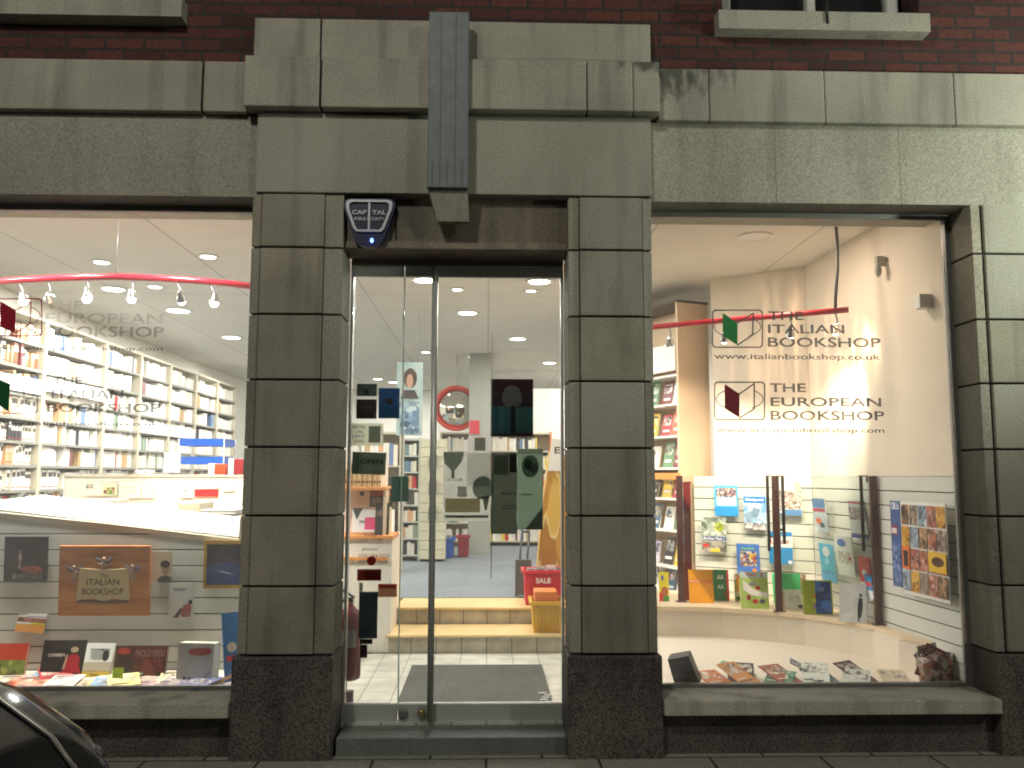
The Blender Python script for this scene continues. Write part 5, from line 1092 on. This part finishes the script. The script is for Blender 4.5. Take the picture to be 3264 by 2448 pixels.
b.tube([(q.x+.01, 3.45, zt), (q.x+.08, 3.45, zt)], .011, BLACK, 8); b.build('frame', TR)
b = MB(); b.box(q.x-.06, q.x+.09, 3.25, 3.285, FZ+.02, FZ+.34, M((.07, .07, .08), .5), bev=.006); b.build('plate', TR)
for dx in (-.05, .08): b = MB(); b.lathe((q.x+dx-.01, 3.31, FZ+.042), [(.02, 0), (.04, .002), (.04, .018), (.02, .02)], BLACK, 14, axis='X'); b.build('wheel', TR)

# ================================================================== PAPERS AND LETTERING ON THE GLASS
YI = YD+.008
def sheet(name, label, q0, q1, c, els, cat, Y=YI, tr=.65, roll_=0, grp=None):
    a, w, h = span(lambda u, v: at(u, v, Y), q0, q1)
    T = Matrix.Translation(a) @ Matrix.Rotation(R_(roll_), 4, 'Y')
    b = MB(); b.box(0, w, 0, .0012, 0, h, paperm(c, tr) if isinstance(c, str) else c); elems(b, w, h, [e[:-1]+((paperm(e[-1], tr) if isinstance(e[-1], str) else e[-1]),) for e in els])
    return tag(b.build(name, T=T), label, cat, grp)
DG = '#3a423c'
sheet('sticker', 'dark green rectangular sticker at the top of the side pane', (1137, 1262.5), (1201, 1223.5), '#2c3632', [('r', .35, .1, .6, .6, '#1a2040')], 'sticker')
sheet('sticker', 'black and maroon sticker under the dark green one', (1134.7, 1334.6), (1200, 1272.8), '#201416', [('t', .18, .5, .84, .68, 'paperbacks', '#4a4844'), ('r', .1, .12, .9, .3, '#2c181c')], 'sticker')
sheet('poster', 'navy and teal poster on the side pane beside the stickers', (1205.7, 1333.5), (1273, 1237), '#12324a', [('r', 0, 0, 1, .38, '#165066'), ('e', .5, .55, .2, .12, '#3a3428')], 'poster')
sheet('notice', 'pale grey notice with a dark photo on the side pane', (1110.6, 1420.6), (1220.6, 1349.5), '#7d8378', [('r', .58, .14, .92, .88, '#3c423e'), ('t', .12, .76, .48, .9, 'FESTA', '#3a3a36'), ('t', .2, .56, .44, .68, 'DEL', '#3a3a36'), ('t', .1, .36, .46, .5, 'LIBRO', '#3a4a60'), ('t', .16, .14, .44, .28, 'OGGI', '#3a3a36')], 'notice')
sheet('open_sign', 'dark green sign reading OPEN hung inside the side pane', (1120, 1510), (1228, 1440), '#58645a', [('t', .24, .46, .9, .70, 'OPEN', '#141610'), ('r', .16, .08, .175, .96, '#20261f'), ('r', .16, .95, .98, .965, '#20261f')], 'sign', tr=.2, roll_=2)
sheet('notice', 'plain dark grey green notice below the OPEN sign at the pane joint', (1246, 1599), (1302, 1518), '#3c4a46', [('r', .48, .0, .5, 1, '#2c3634')], 'notice')
sheet('sticker', 'brown rectangular sticker under the phone numbers', (1138, 1851), (1215, 1814), '#45180e', [('r', .3, .15, .95, .85, '#5c1e10')], 'sticker')
a = at(1184, 1787, YI); b = MB(); r = 14.5/FPX*(YI+4.74)*1.02
b.lathe((a.x, YI, a.z), [(r, 0), (r, -.0012)], paperm('#6a201c', .3), 20, axis='Y'); tag(b.build('round_sticker', loc=tuple(a)), 'round dark red sticker over the phone numbers on the side pane', 'sticker')
sheet('sticker', 'grey sticker with a red top band beside the pane joint', (1205, 1903), (1264.5, 1861), '#5e4c40', [('r', 0, .68, 1, 1, '#7a2a24')], 'sticker')
sheet('sticker', 'large dark green sticker behind the fire extinguisher', (1142, 2036), (1202, 1886), '#1f2a2c', [('r', .06, .1, .94, .12, '#2c383a')], 'sticker')
sheet('sticker', 'small stem shaped grey sticker above the large dark green one', (1144, 1885), (1156, 1857), '#55554c', [('r', .2, .2, .8, .3, '#46463e')], 'sticker')
sheet('sticker', 'narrow black sticker just below the large dark green one', (1147, 2053), (1187, 2037), '#14161c', [('r', .1, .4, .9, .5, '#20242c')], 'sticker')
sheet('sticker', 'small dark maroon sticker lowest of those on the side pane', (1147, 2097), (1170, 2055), '#241014', [('r', .1, .7, .9, .76, '#301820')], 'sticker')
HR = thing('opening_hours', 'dark opening hours and phone numbers lettered on the side pane', 'lettering', tuple(at(1124, 1795, YD-.007)))
ML = M((.04, .045, .05), .6)
for x0, y0, x1, y1, s_ in ((1159, 1712, 1203, 1700, 'Sunday'), (1142, 1726, 1219, 1716, '12:00 - 17:00'), (1155, 1758, 1206, 1745, 'phones:'), (1124, 1777, 1127, 1766, 't'), (1142, 1777, 1242, 1766, '0207 734 5259'), (1124, 1796, 1127, 1785, 'f'), (1142, 1796, 1165, 1785, '020'), (1206, 1796, 1235, 1785, '1634')):
    a, c = at(x0, y0, YD-.007), at(x1, y1, YD-.007); b = MB(); b.text(s_, lambda x, z: (a.x+(c.x-a.x)*x, YD-.007, a.z+(c.z-a.z)*z), 0, 0, 1, 1, ML, .0); b.build('lettering', HR)
w9 = lambda x, y: (1380+x/3.071, 1180+y/3.071)
sheet('poster', 'dark maroon poster with a pale glass shape over blue blocks', w9(565, 648), w9(982, 88), '#1a0e16', [('r', 0, .05, .47, .52, '#3c74b8'), ('r', .2, .05, .32, .52, '#5090d4'), ('r', .58, .07, 1, .51, '#4480b8'), ('r', .0, .82, 1, 1, '#3c1822'), ('p', [(.27, .62), (.33, .53), (.42, .51), (.58, .51), (.67, .53), (.735, .62), (.72, .74), (.66, .84), (.56, .885), (.44, .885), (.34, .84), (.28, .74)], '#8c867c'), ('r', .47, .04, .58, .53, '#1a1a1e')], 'poster')
sheet('poster', 'grey poster with two dark wine glass shapes on the door', w9(95, 1480), w9(563, 800), '#7d847c', [('r', .5, .5, 1, .98, '#8a918a'), ('p', [(0, 1), (.44, 1), (.38, .85), (.26, .74), (.16, .74), (.02, .84)], '#3f4640'), ('r', .17, .62, .24, .75, '#3f4640'), ('e', .84, .48, .22, .17, '#3f4640'), ('p', [(.82, .36), (.98, .36), (.92, .16), (.88, .16)], '#3f4640'), ('r', .05, .13, .78, .33, '#57523e'), ('r', .05, .05, .95, .09, '#4a524c'), ('t', .08, .58, .4, .62, 'LE CLUB', '#565c56'), ('r', .3, .35, .5, .5, '#8a918a')], 'poster')
sheet('poster', 'small pale sheet with a picture above the grey wine glass poster', w9(355, 795), w9(563, 640), '#878d84', [('r', .25, .05, .76, .86, '#4a4a42')], 'poster')
sheet('poster', 'dark grey poster with faint lettering right of the grey one', w9(567, 1603), w9(823, 803), '#454a44', [('r', .7, .75, 1, .98, '#16181a'), ('r', .1, .72, .66, .96, '#525954'), ('t', .42, .47, .98, .51, 'King B', '#2c302c'), ('t', .42, .33, .96, .36, 'London', '#2c302c'), ('r', .4, .3, .95, .31, '#2c302c')], 'poster')
sheet('poster', 'pale green poster with a dark picture at the right of the door', w9(826, 1560), w9(1078, 768), '#5c655e', [('r', .0, .93, 1, 1, '#a0ada4'), ('e', .5, .78, .34, .14, '#3c463f'), ('e', .42, .8, .16, .07, '#2e3831'), ('e', .62, .75, .14, .06, '#4a544d'), ('p', [(.3, 0), (.98, .28), (.98, 0)], '#3c403e'), ('r', .15, .42, .6, .44, '#46584c')], 'poster')
# shop lettering on the windows
w8 = lambda x, y: (2050+x/1.822, 620+y/1.822)
wH = lambda x, y: (x/3.607, 940+y/3.607)
def logo(label, conv, frame, book_c, bk, lines, mt_, url=None, wash=None):
    Y = YG-.0065
    P = lambda x, y, dy=0.: Vector((*[c for c in (lambda q: (q.x, Y-dy, q.z))(at(*conv(x, y), Y))],))
    o_ = P(*frame[:2]); t = thing('window_lettering', label, 'lettering', tuple(o_), 'shop names lettered on the windows')
    def stroke(pts, r, m, closed=False):
        b = MB(); pp_ = [P(*q) for q in pts]
        if closed: pp_.append(pp_[0])
        n = Vector((0, -1, 0))
        for a, c in zip(pp_, pp_[1:]):
            d = (c-a).normalized(); s = d.cross(n)*r; a2, c2 = a-d*r*.4, c+d*r*.4
            b.face([a2-s, c2-s, c2+s, a2+s], m)
        return b
    x0, y0, x1, y1 = frame; rr = (x1-x0)*.07; pts = []
    for cx_, cy_, a0 in ((x1-rr, y0+rr, -90), (x1-rr, y1-rr, 0), (x0+rr, y1-rr, 90), (x0+rr, y0+rr, 180)):
        for i in range(5): a = R_(a0+22.5*i); pts.append((cx_+rr*math.cos(a), cy_+rr*math.sin(a)))
    stroke(pts, .0045, mt_, True).build('emblem_frame', t)
    ex, ey = (x0+x1)/2, y0+(y1-y0)*.45; rx, ry = (x1-x0)*.47, (y1-y0)*.28
    arc = lambda s, e: [(ex+rx*math.cos(R_(a)), ey+ry*math.sin(R_(a))) for a in range(s, e+1, 12)]
    sb = stroke(arc(-50, 60), .003, mt_); sb.build('orbit_ring', t); stroke(arc(122, 230), .003, mt_).build('orbit_ring', t)
    b = MB(); b.face([P(x, y, .001) for x, y in bk[:4]], book_c); b.build('book_cover', t)
    stroke([bk[2], bk[4], bk[5], bk[1]], .0045, mt_).build('book_page', t)
    for s_, lx0, ly0, lx1, ly1, mm in lines:
        a, c = P(lx0, ly1), P(lx1, ly0); b = MB(); b.text(s_, lambda x, z: (a.x+(c.x-a.x)*x, Y, a.z+(c.z-a.z)*z), 0, 0, 1, 1, mm, .018 if s_[0] != 'w' else .012); b.build('lettering', t)
VD = vinyl((.075, .07, .068), .85)
logo('upper shop name with a green book emblem on the right window', w8, (403, 672, 692, 887), M((.015, .20, .045), .5), [(462, 688), (548, 745), (548, 875), (462, 820), (635, 815), (640, 690)], [('THE', 725, 680, 930, 728, VD), ('ITALIAN', 725, 757, 1168, 805, VD), ('BOOKSHOP', 725, 833, 1378, 885, VD), ('www.italianbookshop.co.uk', 412, 928, 1378, 965, VD)], VD)
logo('lower shop name with a maroon book emblem on the right window', w8, (415, 1090, 705, 1308), M((.20, .014, .024), .5), [(473, 1100), (560, 1158), (560, 1298), (473, 1242), (645, 1245), (645, 1098)], [('THE', 735, 1097, 945, 1147, VD), ('EUROPEAN', 740, 1180, 1382, 1230, VD), ('BOOKSHOP', 740, 1258, 1400, 1310, VD), ('www.europeanbookshop.com', 425, 1355, 1400, 1390, VD)], VD)
VL, VR = vinyl((.15, .15, .14), .74), vinyl((.5, .03, .04), .75)
logo('upper faint shop name with a red book emblem on the left window', wH, (-110, 45, 480, 470), M((.42, .012, .03), .5), [(5, 75), (185, 175), (175, 440), (5, 370), (345, 330), (358, 80)], [('THE', 520, 70, 950, 170, vinyl((.4, .4, .37), .08)), ('EUROPEAN', 520, 215, 1870, 325, vinyl((.3, .3, .29), .25)), ('BOOKSHOP', 520, 365, 1890, 480, vinyl((.2, .2, .19), .45)), ('www.europeanbookshop.com', -100, 597, 1870, 645, vinyl((.10, .08, .08), .6))], VR)  # paler, thinner vinyl: wash-out by the bright interior is put into the letters
logo('lower shop name with a green book emblem on the left window', wH, (-150, 900, 430, 1360), M((.012, .13, .04), .5), [(-60, 950), (118, 1025), (102, 1345), (-60, 1240), (268, 1240), (290, 960)], [('THE', 600, 940, 950, 1030, VL), ('ITALIAN', 590, 1090, 1420, 1192, VL), ('BOOKSHOP', 540, 1250, 1850, 1348, VL), ('www.italianbookshop.co.uk', -100, 1462, 1830, 1512, VL)], vinyl((.04, .14, .07), .5))

# ================================================================== PARKED CAR
CB_ = M((.006, .006, .009), .10, metal=.0, var=.05, spec=.3)
CAR = thing('parked_car', 'glossy black car whose nose shows at the lower left corner', 'car', (-3.2, -2.05, -.13))
def loft(stations, m, n=20):
    """stations: (x, z_low, z_high, half_width)"""
    b = MB(); rings = []; i = b.mi(m)
    for x, zl, zh, hw in stations:
        rg = []
        for q in range(n):
            a = 2*math.pi*q/n; ca, sa = math.cos(a), math.sin(a); e = .42
            yy = hw*math.copysign(abs(ca)**e, ca); zz_ = (zl+zh)/2+(zh-zl)/2*math.copysign(abs(sa)**(e+.1), sa)
            rg.append(b.bm.verts.new((x, -2.05+yy, zz_)))
        rings.append(rg)
    for a, c in zip(rings, rings[1:]):
        for q in range(n): f = b.bm.faces.new((a[q], a[(q+1) % n], c[(q+1) % n], c[q])); f.smooth = True; f.material_index = i
    for rg in (rings[0][::-1], rings[-1]): f = b.bm.faces.new(rg); f.material_index = i
    return b
NX = -1.28
body = loft([(NX-4.0, .15, .55, .72), (NX-3.9, .08, .78, .82), (NX-3.4, .05, .86, .85), (NX-2.4, .05, .84, .86), (NX-1.2, .05, .90, .85), (NX-.8, .06, .85, .83), (NX-.45, .07, .74, .80), (NX-.22, .08, .60, .74), (NX-.08, .10, .46, .64), (NX, .16, .34, .5)], CB_, 28); body.build('body', CAR)
cabin = loft([(NX-3.75, .78, .82, .60), (NX-3.4, .78, 1.18, .66), (NX-2.7, .78, 1.30, .68), (NX-2.0, .78, 1.28, .68), (NX-1.6, .78, 1.10, .69), (NX-1.15, .74, .80, .70)], M((.015, .018, .02), .05, var=.02, spec=1.), 24); cabin.build('cabin_glass', CAR)
for sx_ in (-.62, .62):
    b = MB(); b.ell((NX-.26, -2.05+sx_*1., .46), .13, .10, .06, M((.10, .10, .11), .05, metal=.3), n=16); h_ = b.build('headlight', CAR)
for x in (NX-.85, NX-3.25):
    for y in (-2.05-.86, -2.05+.68):
        b = MB(); b.lathe((x, y, .17), [(.2, 0), (.30, .02), (.30, .16), (.2, .18)], M((.02, .02, .02), .8), 24, axis='Y'); wv = b.build('wheel', CAR)
        b = MB(); b.lathe((x, y-.003, .17), [(.01, .0), (.19, .002), (.195, .02)], STEEL, 20, axis='Y'); b.build('rim', wv)
b = MB(); b.tube([(NX-1.2, -2.05+.44, .905), (NX-.8, -2.05+.44, .855), (NX-.45, -2.05+.43, .745), (NX-.22, -2.05+.40, .605), (NX-.08, -2.05+.36, .465)], .009, M((.35, .33, .3), .3, metal=.5), 8); b.build('bonnet_line', CAR)  # thin pale raised line along the bonnet
b = MB(); b.box(NX-.05, NX+.012, -2.05-.26, -2.05+.26, .16, .27, M((.75, .75, .7), .5), bev=.004); b.build('number_plate', CAR)

for o in list(bpy.data.objects):
    if 'o' in o.keys(): del o['o']
